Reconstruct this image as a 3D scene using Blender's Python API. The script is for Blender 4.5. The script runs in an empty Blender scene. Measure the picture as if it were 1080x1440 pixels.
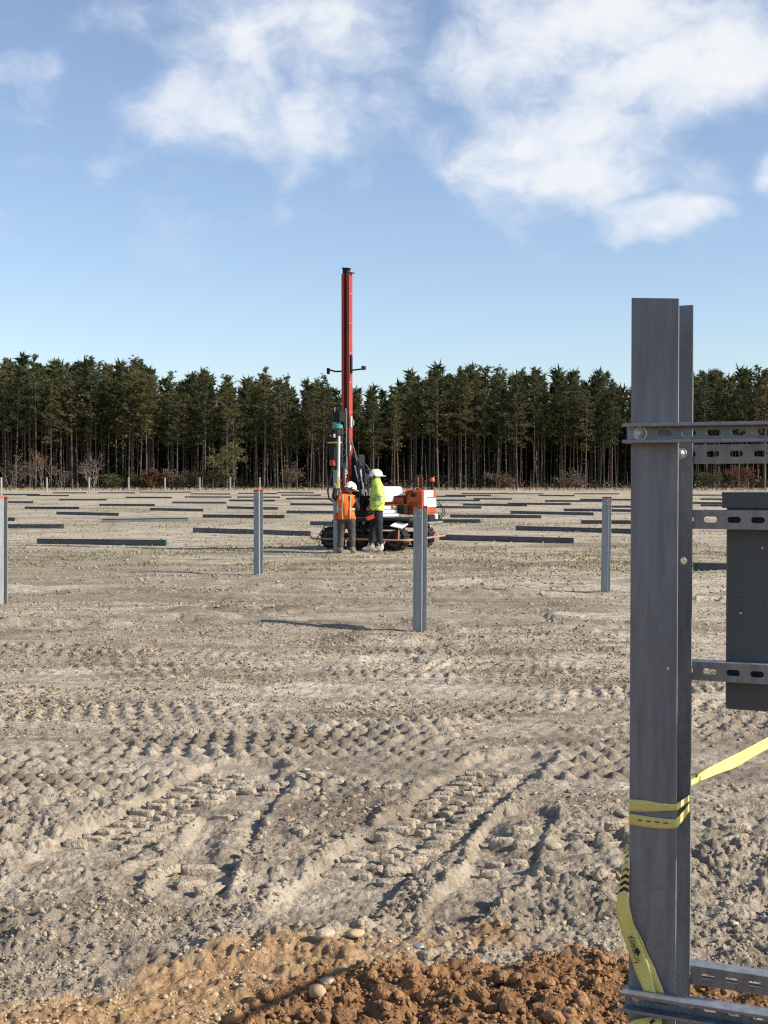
import bpy, bmesh, math, random
import numpy as np
from mathutils import Vector, Matrix, Euler

R = math.radians
scene = bpy.context.scene
col = scene.collection
rng = np.random.default_rng(7)
random.seed(7)

# ------------------------------------------------------------------ camera
CAM_H, FPX, CX, CY, HOR = 1.6, 1900.0, 540.0, 720.0, 677.0
PITCH = math.atan((CY - HOR) / FPX)
cam_d = bpy.data.cameras.new('camera')
cam_d.sensor_fit = 'VERTICAL'
cam_d.sensor_height = 36.0
cam_d.lens = 36.0 * FPX / 1440.0
cam_d.clip_start = 0.05
cam_d.clip_end = 5000
cam = bpy.data.objects.new('camera', cam_d)
cam.location = (0, 0, CAM_H)
cam.rotation_euler = (math.pi / 2 - PITCH, 0, 0)
col.objects.link(cam)
scene.camera = cam

# ------------------------------------------------------------------ light
SUN_EL, SUN_AZ = 31.0, 106.0          # azimuth clockwise from the view axis (+Y)
w = bpy.data.worlds.new('World')
scene.world = w
w.use_nodes = True
nt = w.node_tree
nt.nodes.clear()
N = nt.nodes.new
L = nt.links.new


def node(tree, kind, **kw):
    n = tree.nodes.new(kind)
    for k, v in kw.items():
        setattr(n, k, v)
    return n


def math_n(tree, op, a, b=None, c=None, clamp=False):
    n = tree.nodes.new('ShaderNodeMath')
    n.operation = op
    n.use_clamp = clamp
    for i, v in enumerate((a, b, c)):
        if v is None:
            continue
        if isinstance(v, (int, float)):
            n.inputs[i].default_value = v
        else:
            tree.links.new(v, n.inputs[i])
    return n.outputs[0]


sky = node(nt, 'ShaderNodeTexSky', sky_type='NISHITA')
sky.sun_disc = False
sky.sun_elevation = R(SUN_EL)
sky.sun_rotation = R(SUN_AZ)
sky.altitude = 300
sky.air_density = 1.0
sky.dust_density = 0.4
sky.ozone_density = 3.0
bg_sky = node(nt, 'ShaderNodeBackground')
bg_sky.inputs[1].default_value = 0.108
hsv = node(nt, 'ShaderNodeHueSaturation')
hsv.inputs['Saturation'].default_value = 0.88
hsv.inputs['Hue'].default_value = 0.503
L(sky.outputs[0], hsv.inputs['Color'])
L(hsv.outputs[0], bg_sky.inputs[0])
# clouds: thresholded noise over the sky dome with a few denser banks
tc = node(nt, 'ShaderNodeTexCoord')
sep = node(nt, 'ShaderNodeSeparateXYZ')
L(tc.outputs['Generated'], sep.inputs[0])
comb = node(nt, 'ShaderNodeVectorMath', operation='MULTIPLY')        # banks a little wider than tall
L(tc.outputs['Generated'], comb.inputs[0])
comb.inputs[1].default_value = (1, 1, 1.35)
CLOUDS = [  # x, y on the layer, half sizes, weight   (filled from sight directions below)
]


def sight(px, py):
    u, v = (px - CX) / FPX, (CY - py) / FPX
    d = Vector((u, v * math.sin(PITCH) + math.cos(PITCH), v * math.cos(PITCH) - math.sin(PITCH)))
    return d.normalized()


def layer_xy(px, py):
    d = sight(px, py)
    return Vector((d.x, d.y, d.z * 1.35))


for (cx_, cy_, hx, hy, wt) in [(400, 50, 215, 150, .95), (385, 150, 215, 110, 1.05), (60, 115, 130, 38, .38),
                               (860, 60, 290, 160, 1.15), (1000, 90, 170, 110, 1.1), (800, 215, 215, 115, 1.1),
                               (915, 312, 105, 46, 1.0), (790, 300, 70, 30, .55), (1085, 240, 45, 40, .9)]:
    c0_ = layer_xy(cx_, cy_)
    CLOUDS.append((c0_, (layer_xy(cx_ + hx, cy_) - c0_).length, (layer_xy(cx_, cy_ + hy) - c0_).length, wt))
warp = node(nt, 'ShaderNodeTexNoise')
warp.inputs['Scale'].default_value = 14
warp.inputs['Detail'].default_value = 3
L(comb.outputs[0], warp.inputs['Vector'])
wsub = node(nt, 'ShaderNodeVectorMath', operation='SUBTRACT')
L(warp.outputs['Color'], wsub.inputs[0])
wsub.inputs[1].default_value = (.5, .5, .5)
wsc = node(nt, 'ShaderNodeVectorMath', operation='SCALE')
L(wsub.outputs[0], wsc.inputs[0])
wsc.inputs['Scale'].default_value = 0.05
wadd = node(nt, 'ShaderNodeVectorMath', operation='ADD')
L(comb.outputs[0], wadd.inputs[0])
L(wsc.outputs[0], wadd.inputs[1])
bias = None
for (c0_, ax, ay, wt) in CLOUDS:
    vs = node(nt, 'ShaderNodeVectorMath', operation='SUBTRACT')
    L(wadd.outputs[0], vs.inputs[0])
    vs.inputs[1].default_value = c0_
    vd = node(nt, 'ShaderNodeVectorMath', operation='DIVIDE')
    L(vs.outputs[0], vd.inputs[0])
    vd.inputs[1].default_value = (ax, .2, ay)
    ln = node(nt, 'ShaderNodeVectorMath', operation='LENGTH')
    L(vd.outputs[0], ln.inputs[0])
    mr = node(nt, 'ShaderNodeMapRange', interpolation_type='SMOOTHSTEP')
    L(ln.outputs['Value'], mr.inputs['Value'])
    mr.inputs['From Min'].default_value = 1.35
    mr.inputs['From Max'].default_value = 0.25
    mr.inputs['To Max'].default_value = wt
    bias = mr.outputs[0] if bias is None else math_n(nt, 'MAXIMUM', bias, mr.outputs[0])
cn = node(nt, 'ShaderNodeTexNoise')
cn.inputs['Scale'].default_value = 17
cn.inputs['Detail'].default_value = 9
cn.inputs['Roughness'].default_value = 0.57
L(wadd.outputs[0], cn.inputs['Vector'])
dens = math_n(nt, 'ADD', math_n(nt, 'MULTIPLY', bias, 0.40), cn.outputs['Fac'])
cov = node(nt, 'ShaderNodeMapRange', interpolation_type='SMOOTHSTEP')
L(dens, cov.inputs['Value'])
cov.inputs['From Min'].default_value = 0.54
cov.inputs['From Max'].default_value = 1.03
cov.inputs['To Max'].default_value = 0.93
cl_col = node(nt, 'ShaderNodeMix', data_type='RGBA')
cfac = node(nt, 'ShaderNodeMapRange')
L(dens, cfac.inputs['Value'])
cfac.inputs['From Min'].default_value = 0.7
cfac.inputs['From Max'].default_value = 1.1
L(cfac.outputs[0], cl_col.inputs['Factor'])
cl_col.inputs['A'].default_value = (.66, .72, .82, 1)
cl_col.inputs['B'].default_value = (.80, .81, .82, 1)
bg_cl = node(nt, 'ShaderNodeBackground')
bg_cl.inputs[1].default_value = 0.78
L(cl_col.outputs['Result'], bg_cl.inputs[0])
# clouds thin out towards the horizon
hz = node(nt, 'ShaderNodeMapRange', interpolation_type='SMOOTHSTEP')
L(sep.outputs[2], hz.inputs['Value'])
hz.inputs['From Min'].default_value = 0.10
hz.inputs['From Max'].default_value = 0.19
covz = math_n(nt, 'MULTIPLY', cov.outputs[0], hz.outputs[0], clamp=True)
mixs = node(nt, 'ShaderNodeMixShader')
L(covz, mixs.inputs[0])
L(bg_sky.outputs[0], mixs.inputs[1])
L(bg_cl.outputs[0], mixs.inputs[2])
wo = node(nt, 'ShaderNodeOutputWorld')
L(mixs.outputs[0], wo.inputs[0])

sd = bpy.data.lights.new('sun', 'SUN')
sd.energy = 4.8
sd.angle = R(0.6)
sd.color = (1.0, 0.91, 0.77)
sun = bpy.data.objects.new('sun', sd)
to_sun = Vector((math.sin(R(SUN_AZ)) * math.cos(R(SUN_EL)), math.cos(R(SUN_AZ)) * math.cos(R(SUN_EL)), math.sin(R(SUN_EL))))
sun.rotation_euler = to_sun.to_track_quat('Z', 'Y').to_euler()
sun.location = to_sun * 60
col.objects.link(sun)

vs_ = scene.view_settings
vs_.view_transform = 'Standard'
vs_.look = 'None'
vs_.gamma = 1
vs_.use_curve_mapping = False
vs_.exposure = 0.6
scene.cycles.use_denoising = False
scene.cycles.filter_width = 1.25
scene.cycles.max_bounces = 6
scene.cycles.transparent_max_bounces = 8

# ------------------------------------------------------------------ geometry of the place


def at(px, py, depth):
    """point on the sight line of photo pixel at forward distance depth"""
    d = sight(px, py)
    return Vector((0, 0, CAM_H)) + d * (depth / d.y)


def G(px, py, z=0.0):
    d = sight(px, py)
    return Vector((0, 0, CAM_H)) + d * ((z - CAM_H) / d.z)


ROW = R(24.7)                                     # the pile rows and the rig are set at this angle
U = Vector((math.cos(ROW), -math.sin(ROW), 0))    # along the row, to the right and nearer
V = Vector((math.sin(ROW), math.cos(ROW), 0))     # across it, away

# ------------------------------------------------------------------ materials


def mat(name, c0, c1=None, rough=0.8, metal=0.0, scale=6.0, detail=5.0, stretch=(1, 1, 1), bump=0.0, bump_scale=None,
        spec=0.4, rand=0.0, dirt=None, dirt_amt=0.35, trans=0.0, contrast=(.3, .7)):
    m = bpy.data.materials.new(name)
    m.use_nodes = True
    t = m.node_tree
    b = t.nodes['Principled BSDF']
    c1 = c1 or tuple(x * 0.72 for x in c0)
    tcn = node(t, 'ShaderNodeTexCoord')
    mp = node(t, 'ShaderNodeMapping')
    mp.inputs['Scale'].default_value = stretch
    t.links.new(tcn.outputs['Object'], mp.inputs[0])
    n1 = node(t, 'ShaderNodeTexNoise')
    n1.inputs['Scale'].default_value = scale
    n1.inputs['Detail'].default_value = detail
    n1.inputs['Roughness'].default_value = 0.6
    t.links.new(mp.outputs[0], n1.inputs['Vector'])
    mr = node(t, 'ShaderNodeMapRange')
    t.links.new(n1.outputs['Fac'], mr.inputs['Value'])
    mr.inputs['From Min'].default_value, mr.inputs['From Max'].default_value = contrast
    mx = node(t, 'ShaderNodeMix', data_type='RGBA')
    t.links.new(mr.outputs[0], mx.inputs['Factor'])
    mx.inputs['A'].default_value = (*c1, 1)
    mx.inputs['B'].default_value = (*c0, 1)
    out = mx.outputs['Result']
    if dirt:
        n2 = node(t, 'ShaderNodeTexNoise')
        n2.inputs['Scale'].default_value = scale * 0.37
        n2.inputs['Detail'].default_value = 8
        t.links.new(tcn.outputs['Object'], n2.inputs['Vector'])
        m2 = node(t, 'ShaderNodeMapRange')
        t.links.new(n2.outputs['Fac'], m2.inputs['Value'])
        m2.inputs['From Min'].default_value = 0.5
        m2.inputs['From Max'].default_value = 0.75
        m2.inputs['To Max'].default_value = dirt_amt
        mx2 = node(t, 'ShaderNodeMix', data_type='RGBA')
        t.links.new(m2.outputs[0], mx2.inputs['Factor'])
        t.links.new(out, mx2.inputs['A'])
        mx2.inputs['B'].default_value = (*dirt, 1)
        out = mx2.outputs['Result']
    if rand:
        oi = node(t, 'ShaderNodeObjectInfo')
        hs = node(t, 'ShaderNodeHueSaturation')
        mrr = node(t, 'ShaderNodeMapRange')
        t.links.new(oi.outputs['Random'], mrr.inputs['Value'])
        mrr.inputs['To Min'].default_value = 1 - rand
        mrr.inputs['To Max'].default_value = 1 + rand
        t.links.new(mrr.outputs[0], hs.inputs['Value'])
        mrh = node(t, 'ShaderNodeMapRange')
        t.links.new(oi.outputs['Random'], mrh.inputs['Value'])
        mrh.inputs['To Min'].default_value = 0.5 + rand * .07
        mrh.inputs['To Max'].default_value = 0.5 - rand * .07
        t.links.new(mrh.outputs[0], hs.inputs['Hue'])
        t.links.new(out, hs.inputs['Color'])
        out = hs.outputs[0]
    t.links.new(out, b.inputs['Base Color'])
    b.inputs['Roughness'].default_value = rough
    b.inputs['Metallic'].default_value = metal
    b.inputs['Specular IOR Level'].default_value = spec
    if bump:
        nb = node(t, 'ShaderNodeTexNoise')
        nb.inputs['Scale'].default_value = bump_scale or scale * 4
        nb.inputs['Detail'].default_value = 4
        t.links.new(mp.outputs[0], nb.inputs['Vector'])
        bp = node(t, 'ShaderNodeBump')
        bp.inputs['Strength'].default_value = bump
        bp.inputs['Distance'].default_value = 0.02
        t.links.new(nb.outputs['Fac'], bp.inputs['Height'])
        t.links.new(bp.outputs[0], b.inputs['Normal'])
    if trans:
        tr = node(t, 'ShaderNodeBsdfTranslucent')
        t.links.new(out, tr.inputs[0])
        ms = node(t, 'ShaderNodeMixShader')
        ms.inputs[0].default_value = trans
        t.links.new(b.outputs[0], ms.inputs[1])
        t.links.new(tr.outputs[0], ms.inputs[2])
        t.links.new(ms.outputs[0], t.nodes['Material Output'].inputs[0])
    return m


def galv(name, dark, light, rough=0.5, metal=0.55):
    """hot-dip galvanised steel: spangle, long drip streaks and a mill edge"""
    m = mat(name, light, dark, rough=rough, metal=metal, scale=5, stretch=(9, 9, .8), detail=6, spec=.5, dirt=tuple(x * .6 for x in dark), dirt_amt=.5)
    t = m.node_tree
    b = t.nodes['Principled BSDF']
    tcn = [n for n in t.nodes if n.type == 'TEX_COORD'][0]
    vo = node(t, 'ShaderNodeTexVoronoi')
    vo.inputs['Scale'].default_value = 60
    t.links.new(tcn.outputs['Object'], vo.inputs['Vector'])
    mr = node(t, 'ShaderNodeMapRange')
    t.links.new(vo.outputs['Color'], mr.inputs['Value'])
    mr.inputs['To Min'].default_value = rough - .1
    mr.inputs['To Max'].default_value = rough + .12
    t.links.new(mr.outputs[0], b.inputs['Roughness'])
    src = b.inputs['Base Color'].links[0].from_socket
    mu = node(t, 'ShaderNodeMix', data_type='RGBA', blend_type='MULTIPLY')
    mr2 = node(t, 'ShaderNodeMapRange')
    t.links.new(vo.outputs['Color'], mr2.inputs['Value'])
    mr2.inputs['To Min'].default_value = .92
    mr2.inputs['To Max'].default_value = 1.06
    mu.inputs['Factor'].default_value = 1
    t.links.new(src, mu.inputs['A'])
    t.links.new(mr2.outputs[0], mu.inputs['B'])
    t.links.new(mu.outputs['Result'], b.inputs['Base Color'])
    return m


M = {}
M['galv'] = galv('galvanised_steel', (.155, .168, .182), (.255, .268, .283), metal=.3)
M['galv_post'] = galv('galvanised_post', (.22, .24, .26), (.34, .36, .38), metal=.35)
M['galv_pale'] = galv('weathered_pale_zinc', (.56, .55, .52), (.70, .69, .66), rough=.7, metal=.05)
M['strut'] = galv('zinc_strut', (.20, .215, .235), (.33, .345, .365), rough=.45, metal=.55)
M['mill'] = mat('dark_mill_steel', (.13, .14, .15), (.075, .083, .09), rough=.55, metal=.45, scale=3, dirt=(.2, .18, .15), dirt_amt=.4, rand=.15)
M['box'] = mat('grey_enclosure_paint', (.098, .116, .120), (.086, .102, .106), rough=.5, scale=2, dirt=(.14, .15, .16), dirt_amt=.25)
M['bolt'] = mat('zinc_bolt', (.62, .62, .58), (.42, .42, .40), rough=.35, metal=.7, scale=60)
M['tape'] = mat('yellow_plastic_tape', (.97, .89, .33), (.88, .80, .27), rough=.38, scale=22, spec=.5, trans=.32)
M['tape_print'] = mat('black_tape_print', (.015, .015, .014), (.03, .03, .025), rough=.45, scale=30)
M['orange_paint'] = mat('orange_spray_paint', (.55, .10, .04), (.38, .07, .03), rough=.7, scale=20)
M['red'] = mat('red_machine_paint', (.36, .036, .018), (.27, .030, .016), rough=.42, scale=2.5, dirt=(.13, .06, .04), dirt_amt=.5, spec=.5)
M['orange'] = mat('orange_machine_paint', (.46, .058, .019), (.36, .046, .017), rough=.42, scale=2.5, dirt=(.2, .08, .045), dirt_amt=.4, spec=.5)
M['rail_paint'] = mat('faded_red_rail_paint', (.52, .22, .15), (.40, .16, .11), rough=.6, scale=5, dirt=(.25, .2, .16), dirt_amt=.6)
M['black'] = mat('black_machine_paint', (.012, .012, .013), (.006, .006, .007), rough=.55, scale=4, dirt=(.05, .045, .04), dirt_amt=.25, spec=.25)
M['rubber'] = mat('black_rubber', (.014, .0135, .013), (.008, .008, .008), rough=.75, scale=7, dirt=(.08, .068, .055), dirt_amt=.4)
M['dgrey'] = mat('dark_grey_steel', (.06, .062, .065), (.03, .032, .035), rough=.55, metal=.3, scale=6, dirt=(.14, .12, .1), dirt_amt=.4)
M['mgrey'] = mat('grey_steel', (.26, .27, .28), (.17, .18, .19), rough=.5, metal=.3, scale=6, dirt=(.2, .17, .14), dirt_amt=.4)
M['white'] = mat('white_machine_paint', (.84, .84, .82), (.78, .78, .76), rough=.45, scale=3, dirt=(.45, .40, .33), dirt_amt=.35)
M['label'] = mat('white_sticker', (.80, .80, .78), (.74, .74, .72), rough=.5, scale=4)
M['print'] = mat('grey_sticker_print', (.30, .30, .31), (.22, .22, .23), rough=.6, scale=20)
M['teal'] = mat('teal_ring_paint', (.05, .30, .25), (.04, .22, .19), rough=.4, scale=8)
M['brown'] = mat('rusty_brown_paint', (.13, .045, .03), (.08, .03, .022), rough=.6, scale=7)
M['beacon'] = mat('amber_beacon', (.60, .16, .05), (.5, .12, .04), rough=.25, scale=5)
M['yellow'] = mat('yellow_paint', (.75, .62, .06), (.65, .5, .05), rough=.5, scale=9)
M['chrome'] = mat('cylinder_rod', (.62, .62, .64), (.5, .5, .52), rough=.25, metal=.8, scale=9)
M['skin'] = mat('skin', (.42, .25, .17), (.36, .2, .14), rough=.55, scale=9)
M['hivis'] = mat('lime_hivis_cloth', (.62, .80, .16), (.50, .68, .12), rough=.85, scale=9, bump=.5, bump_scale=16)
M['vest'] = mat('orange_hivis_cloth', (.86, .15, .02), (.74, .12, .02), rough=.85, scale=9, bump=.5, bump_scale=16)
M['reflect'] = mat('reflective_tape', (.42, .42, .24), (.30, .32, .22), rough=.4, scale=14)
M['reflect_grey'] = mat('grey_reflective_tape', (.36, .42, .30), (.30, .36, .25), rough=.4, scale=14)
M['trouser'] = mat('brown_grey_trousers', (.085, .076, .066), (.05, .045, .04), rough=.9, scale=7, bump=.7, bump_scale=14)
M['trouser_dark'] = mat('black_trousers', (.025, .026, .032), (.016, .016, .02), rough=.9, scale=7, bump=.7, bump_scale=14)
M['sleeve'] = mat('black_sleeve', (.022, .022, .026), (.014, .014, .017), rough=.9, scale=8, bump=.6, bump_scale=14)
M['boot'] = mat('muddy_tan_boot', (.22, .175, .13), (.14, .115, .085), rough=.9, scale=12)
M['boot_pale'] = mat('pale_dusty_boot', (.56, .52, .46), (.40, .36, .31), rough=.9, scale=12)
M['hat'] = mat('white_hard_hat', (.80, .80, .79), (.74, .74, .73), rough=.35, scale=6, spec=.5)
M['glove'] = mat('lime_work_glove', (.50, .55, .20), (.2, .2, .17), rough=.9, scale=20)
M['bark'] = mat('pine_bark', (.155, .124, .098), (.078, .061, .049), rough=.95, scale=3.5, stretch=(4, 4, .6), rand=.25)
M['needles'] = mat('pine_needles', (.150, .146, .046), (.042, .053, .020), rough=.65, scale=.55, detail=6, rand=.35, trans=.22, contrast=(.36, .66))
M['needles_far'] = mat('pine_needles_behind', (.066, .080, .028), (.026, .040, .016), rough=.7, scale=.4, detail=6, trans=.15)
M['brush'] = mat('dry_brush', (.15, .11, .07), (.06, .045, .03), rough=.95, scale=.6, detail=6)
M['brush_red'] = mat('russet_leaves', (.16, .065, .035), (.08, .04, .022), rough=.9, scale=1.5, trans=.2)
M['brush_green'] = mat('olive_leaves', (.10, .10, .035), (.05, .055, .02), rough=.9, scale=1.5, trans=.2)
M['twig'] = mat('pale_grey_twigs', (.22, .19, .155), (.13, .11, .088), rough=.95, scale=3)
M['grass'] = mat('sparse_green_grass', (.17, .165, .065), (.24, .195, .10), rough=.9, scale=.7, trans=.25)
M['straw'] = mat('dry_straw', (.40, .33, .22), (.24, .19, .12), rough=.95, scale=1.2)
M['clod_grey'] = mat('grey_clod', (.41, .34, .25), (.24, .195, .145), rough=1, scale=4, detail=6, bump=.9, bump_scale=60, contrast=(.35, .65))
M['clod_brown'] = mat('brown_clod', (.37, .205, .10), (.20, .108, .052), rough=1, scale=5, detail=7, bump=1, bump_scale=70, contrast=(.35, .65))
M['pressed'] = mat('pressed_soil', (.46, .388, .295), (.29, .242, .183), rough=1, scale=14, detail=7, bump=.8, bump_scale=60)
M['green_mark'] = mat('dark_green_marking', (.03, .13, .105), (.02, .09, .075), rough=.6, scale=8)
M['stone'] = mat('pale_stone', (.52, .44, .33), (.36, .28, .195), rough=.8, scale=18, bump=.4, bump_scale=60)
M['pebble'] = mat('tan_pebble', (.52, .40, .26), (.36, .23, .13), rough=.85, scale=6)

# ------------------------------------------------------------------ mesh helpers


def mesh_np(name, verts, faces, material=None, smooth=False, attr=None):
    """mesh from numpy arrays: faces (n,3) or (n,4)"""
    me = bpy.data.meshes.new(name)
    n, k = faces.shape
    me.vertices.add(len(verts))
    me.vertices.foreach_set('co', np.ascontiguousarray(verts, np.float32).ravel())
    me.loops.add(n * k)
    me.loops.foreach_set('vertex_index', np.ascontiguousarray(faces, np.int32).ravel())
    me.polygons.add(n)
    me.polygons.foreach_set('loop_start', np.arange(0, n * k, k, dtype=np.int32))
    me.polygons.foreach_set('loop_total', np.full(n, k, np.int32))
    if smooth:
        me.polygons.foreach_set('use_smooth', np.ones(n, bool))
    me.update(calc_edges=True)
    if material:
        me.materials.append(material)
    if attr:
        for key, arr in attr.items():
            a = me.attributes.new(key, 'FLOAT_COLOR', 'POINT')
            a.data.foreach_set('color', np.ascontiguousarray(arr, np.float32).ravel())
    return me


def tag(o, label=None, cat=None, group=None, kind=None):
    for k, v in (('label', label), ('category', cat), ('group', group), ('kind', kind)):
        if v:
            o[k] = v
    return o


def obj(name, me, parent=None, loc=None):
    o = bpy.data.objects.new(name, me)
    col.objects.link(o)
    if parent:
        o.parent = parent
    if loc is not None:
        o.location = loc
    return o


def empty(name, loc=(0, 0, 0), rz=0.0):
    o = bpy.data.objects.new(name, None)
    o.empty_display_size = .2
    o.location = loc
    o.rotation_euler = (0, 0, rz)
    col.objects.link(o)
    return o


class MB:
    def __init__(s):
        s.v, s.f = [], []

    def add(s, vs, fs):
        k = len(s.v)
        s.v += [tuple(p) for p in vs]
        s.f += [tuple(i + k for i in f) for f in fs]
        return s

    def box(s, c, size, rot=None, ch=None):
        """box with chamfered vertical and horizontal edges (ch = chamfer)"""
        bm = bmesh.new()
        bmesh.ops.create_cube(bm, size=1.0)
        for vv in bm.verts:
            vv.co = Vector((vv.co.x * size[0], vv.co.y * size[1], vv.co.z * size[2]))
        if ch is None:
            ch = min(size) * .08
        if ch > 0:
            bmesh.ops.bevel(bm, geom=bm.edges[:], offset=ch, segments=1, affect='EDGES', profile=.5)
        mt = Matrix.Translation(Vector(c))
        if rot is not None:
            mt = mt @ Euler(rot).to_matrix().to_4x4()
        bm.transform(mt)
        bm.verts.index_update()
        s.add([vv.co[:] for vv in bm.verts], [[x.index for x in f.verts] for f in bm.faces])
        bm.free()
        return s

    def tube(s, pts, rad, n=8, cap=True):
        pts = [Vector(p) for p in pts]
        rads = rad if isinstance(rad, (list, tuple)) else [rad] * len(pts)
        vs, fs = [], []
        ref = None
        for i, p in enumerate(pts):
            a = pts[max(i - 1, 0)]
            b = pts[min(i + 1, len(pts) - 1)]
            d = (b - a).normalized()
            if ref is None:
                ref = Vector((0, 0, 1)) if abs(d.z) < .9 else Vector((1, 0, 0))
            e1 = (ref - d * ref.dot(d)).normalized()
            e2 = d.cross(e1)
            ref = e1
            for k in range(n):
                t = 2 * math.pi * k / n
                vs.append(p + (e1 * math.cos(t) + e2 * math.sin(t)) * rads[i])
        for i in range(len(pts) - 1):
            for k in range(n):
                k2 = (k + 1) % n
                fs.append((i * n + k, i * n + k2, (i + 1) * n + k2, (i + 1) * n + k))
        if cap:
            fs.append(tuple(range(n - 1, -1, -1)))
            b0 = (len(pts) - 1) * n
            fs.append(tuple(range(b0, b0 + n)))
        return s.add(vs, fs)

    def lathe(s, prof, c=(0, 0, 0), n=16, axis='Z'):
        vs, fs = [], []
        for (r, z) in prof:
            for k in range(n):
                t = 2 * math.pi * k / n
                p = (r * math.cos(t), r * math.sin(t), z)
                if axis == 'Y':
                    p = (p[0], p[2], p[1])
                if axis == 'X':
                    p = (p[2], p[0], p[1])
                vs.append((p[0] + c[0], p[1] + c[1], p[2] + c[2]))
        for i in range(len(prof) - 1):
            for k in range(n):
                k2 = (k + 1) % n
                fs.append((i * n + k, i * n + k2, (i + 1) * n + k2, (i + 1) * n + k))
        fs.append(tuple(range(n - 1, -1, -1)))
        b0 = (len(prof) - 1) * n
        fs.append(tuple(range(b0, b0 + n)))
        return s.add(vs, fs)

    def prism(s, poly, y0, y1, axis='Y'):
        """polygon (a,b) extruded along an axis; axis Y: a=x b=z, axis Z: a=x b=y, axis X: a=y b=z"""
        n = len(poly)

        def P(a, b, t):
            return {'Y': (a, t, b), 'Z': (a, b, t), 'X': (t, a, b)}[axis]
        vs = [P(a, b, y0) for a, b in poly] + [P(a, b, y1) for a, b in poly]
        fs = [tuple(range(n)), tuple(range(2 * n - 1, n - 1, -1))]
        for i in range(n):
            j = (i + 1) % n
            fs.append((i, i + n, j + n, j))
        return s.add(vs, fs)

    def build(s, name, material, parent=None, smooth=False, loc=None, fix=True):
        me = bpy.data.meshes.new(name)
        me.from_pydata(s.v, [], s.f)
        if fix:
            bm = bmesh.new()
            bm.from_mesh(me)
            bmesh.ops.recalc_face_normals(bm, faces=bm.faces)
            bm.to_mesh(me)
            bm.free()
        if smooth:
            me.polygons.foreach_set('use_smooth', np.ones(len(me.polygons), bool))
            try:
                me.set_sharp_from_angle(angle=R(40))
            except Exception:
                pass
        me.materials.append(material)
        return obj(name, me, parent, loc)


def copy_tree(o, parent=None):
    c = o.copy()
    col.objects.link(c)
    c.parent = parent
    for ch in list(o.children):
        copy_tree(ch, c)
    return c

# ------------------------------------------------------------------ noise


def _hash(ix, iy, seed):
    h = (ix.astype(np.int64) * 374761393 + iy.astype(np.int64) * 668265263 + seed * 982451653) & 0xffffffff
    h = ((h ^ (h >> 13)) * 1274126177) & 0xffffffff
    h = ((h ^ (h >> 16)) * 2246822519) & 0xffffffff
    return ((h ^ (h >> 15)) & 0xffffff).astype(np.float64) / 0xffffff


def vnoise(x, y, seed=0):
    ix, iy = np.floor(x), np.floor(y)
    fx, fy = x - ix, y - iy
    u = fx * fx * fx * (fx * (fx * 6 - 15) + 10)
    v = fy * fy * fy * (fy * (fy * 6 - 15) + 10)
    a, b = _hash(ix, iy, seed), _hash(ix + 1, iy, seed)
    c, d = _hash(ix, iy + 1, seed), _hash(ix + 1, iy + 1, seed)
    return (a + (b - a) * u) * (1 - v) + (c + (d - c) * u) * v - .5


def fbm(x, y, octv=4, seed=0, gain=.5):
    s, amp = 0, 1.0
    for o in range(octv):
        s = s + amp * vnoise(x, y, seed + o * 17)
        x, y = (x * .8 - y * .6) * 2.03 + 11.3, (x * .6 + y * .8) * 2.03 + 5.7
        amp *= gain
    return s


def lumps(x, y, cell, seed, density=.6):
    """domed clods scattered one per cell, 0..1"""
    gx, gy = np.floor(x / cell), np.floor(y / cell)
    best = np.zeros_like(x)
    for dx in (-1, 0, 1):
        for dy in (-1, 0, 1):
            cx, cy = gx + dx, gy + dy
            on = _hash(cx, cy, seed + 3) < density
            qx = (cx + _hash(cx, cy, seed)) * cell
            qy = (cy + _hash(cx, cy, seed + 1)) * cell
            r = cell * (.22 + .42 * _hash(cx, cy, seed + 2))
            asp = .7 + .6 * _hash(cx, cy, seed + 4)
            q = ((x - qx) / (r * asp)) ** 2 + ((y - qy) * asp / r) ** 2
            best = np.maximum(best, np.where(on, np.sqrt(np.clip(1 - q, 0, 1)) * (r / cell) * 1.6, 0))
    return best


def sstep(a, b, x):
    t = np.clip((x - a) / (b - a), 0, 1)
    return t * t * (3 - 2 * t)


def gp(lst):
    return [tuple(G(a, b)[:2]) for a, b in lst]


# wheel and crawler tracks pressed into the soil: path, width, lug pitch, depth
TRACKS = [
    (gp([(95, 1222), (190, 1165), (268, 1125), (345, 1082)]), .44, .15, .05, 0),
    (gp([(262, 1262), (300, 1200), (330, 1150), (372, 1098)]), .30, .15, .045, 0),
    (gp([(455, 1282), (545, 1205), (610, 1155), (672, 1105), (720, 1072)]), .46, .15, .052, 0),
    (gp([(640, 1290), (705, 1230), (716, 1190), (742, 1150)]), .28, .15, .045, 0),
    (gp([(-150, 1030), (150, 1000), (420, 975), (700, 985), (1150, 955)]), .62, .13, .026, 1),
    (gp([(-150, 960), (200, 942), (560, 962), (860, 945), (1200, 925)]), .62, .13, .026, 1),
    (gp([(-100, 905), (180, 925), (420, 912), (620, 918), (900, 940), (1200, 985)]), .62, .14, .026, 1),
    (gp([(-150, 1085), (180, 1060), (480, 1030), (760, 1045), (1150, 1060)]), .62, .13, .026, 1),
    (gp([(560, 840), (760, 838), (1200, 850)]), .45, .25, .05, 1),
    (gp([(820, 1215), (960, 1180), (1150, 1165)]), .4, .15, .05, 1),
]
_tr = np.random.default_rng(5)
for _y in (893, 936, 968, 992, 1014, 1048, 1072, 1092):
    _k = _tr.uniform(-.035, .035)
    TRACKS.insert(0, (gp([(a_, _y + _k * (a_ - 540) + _tr.uniform(-7, 7)) for a_ in (-220, 120, 460, 800, 1300)]), .55, .13, .026, 1))
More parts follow.
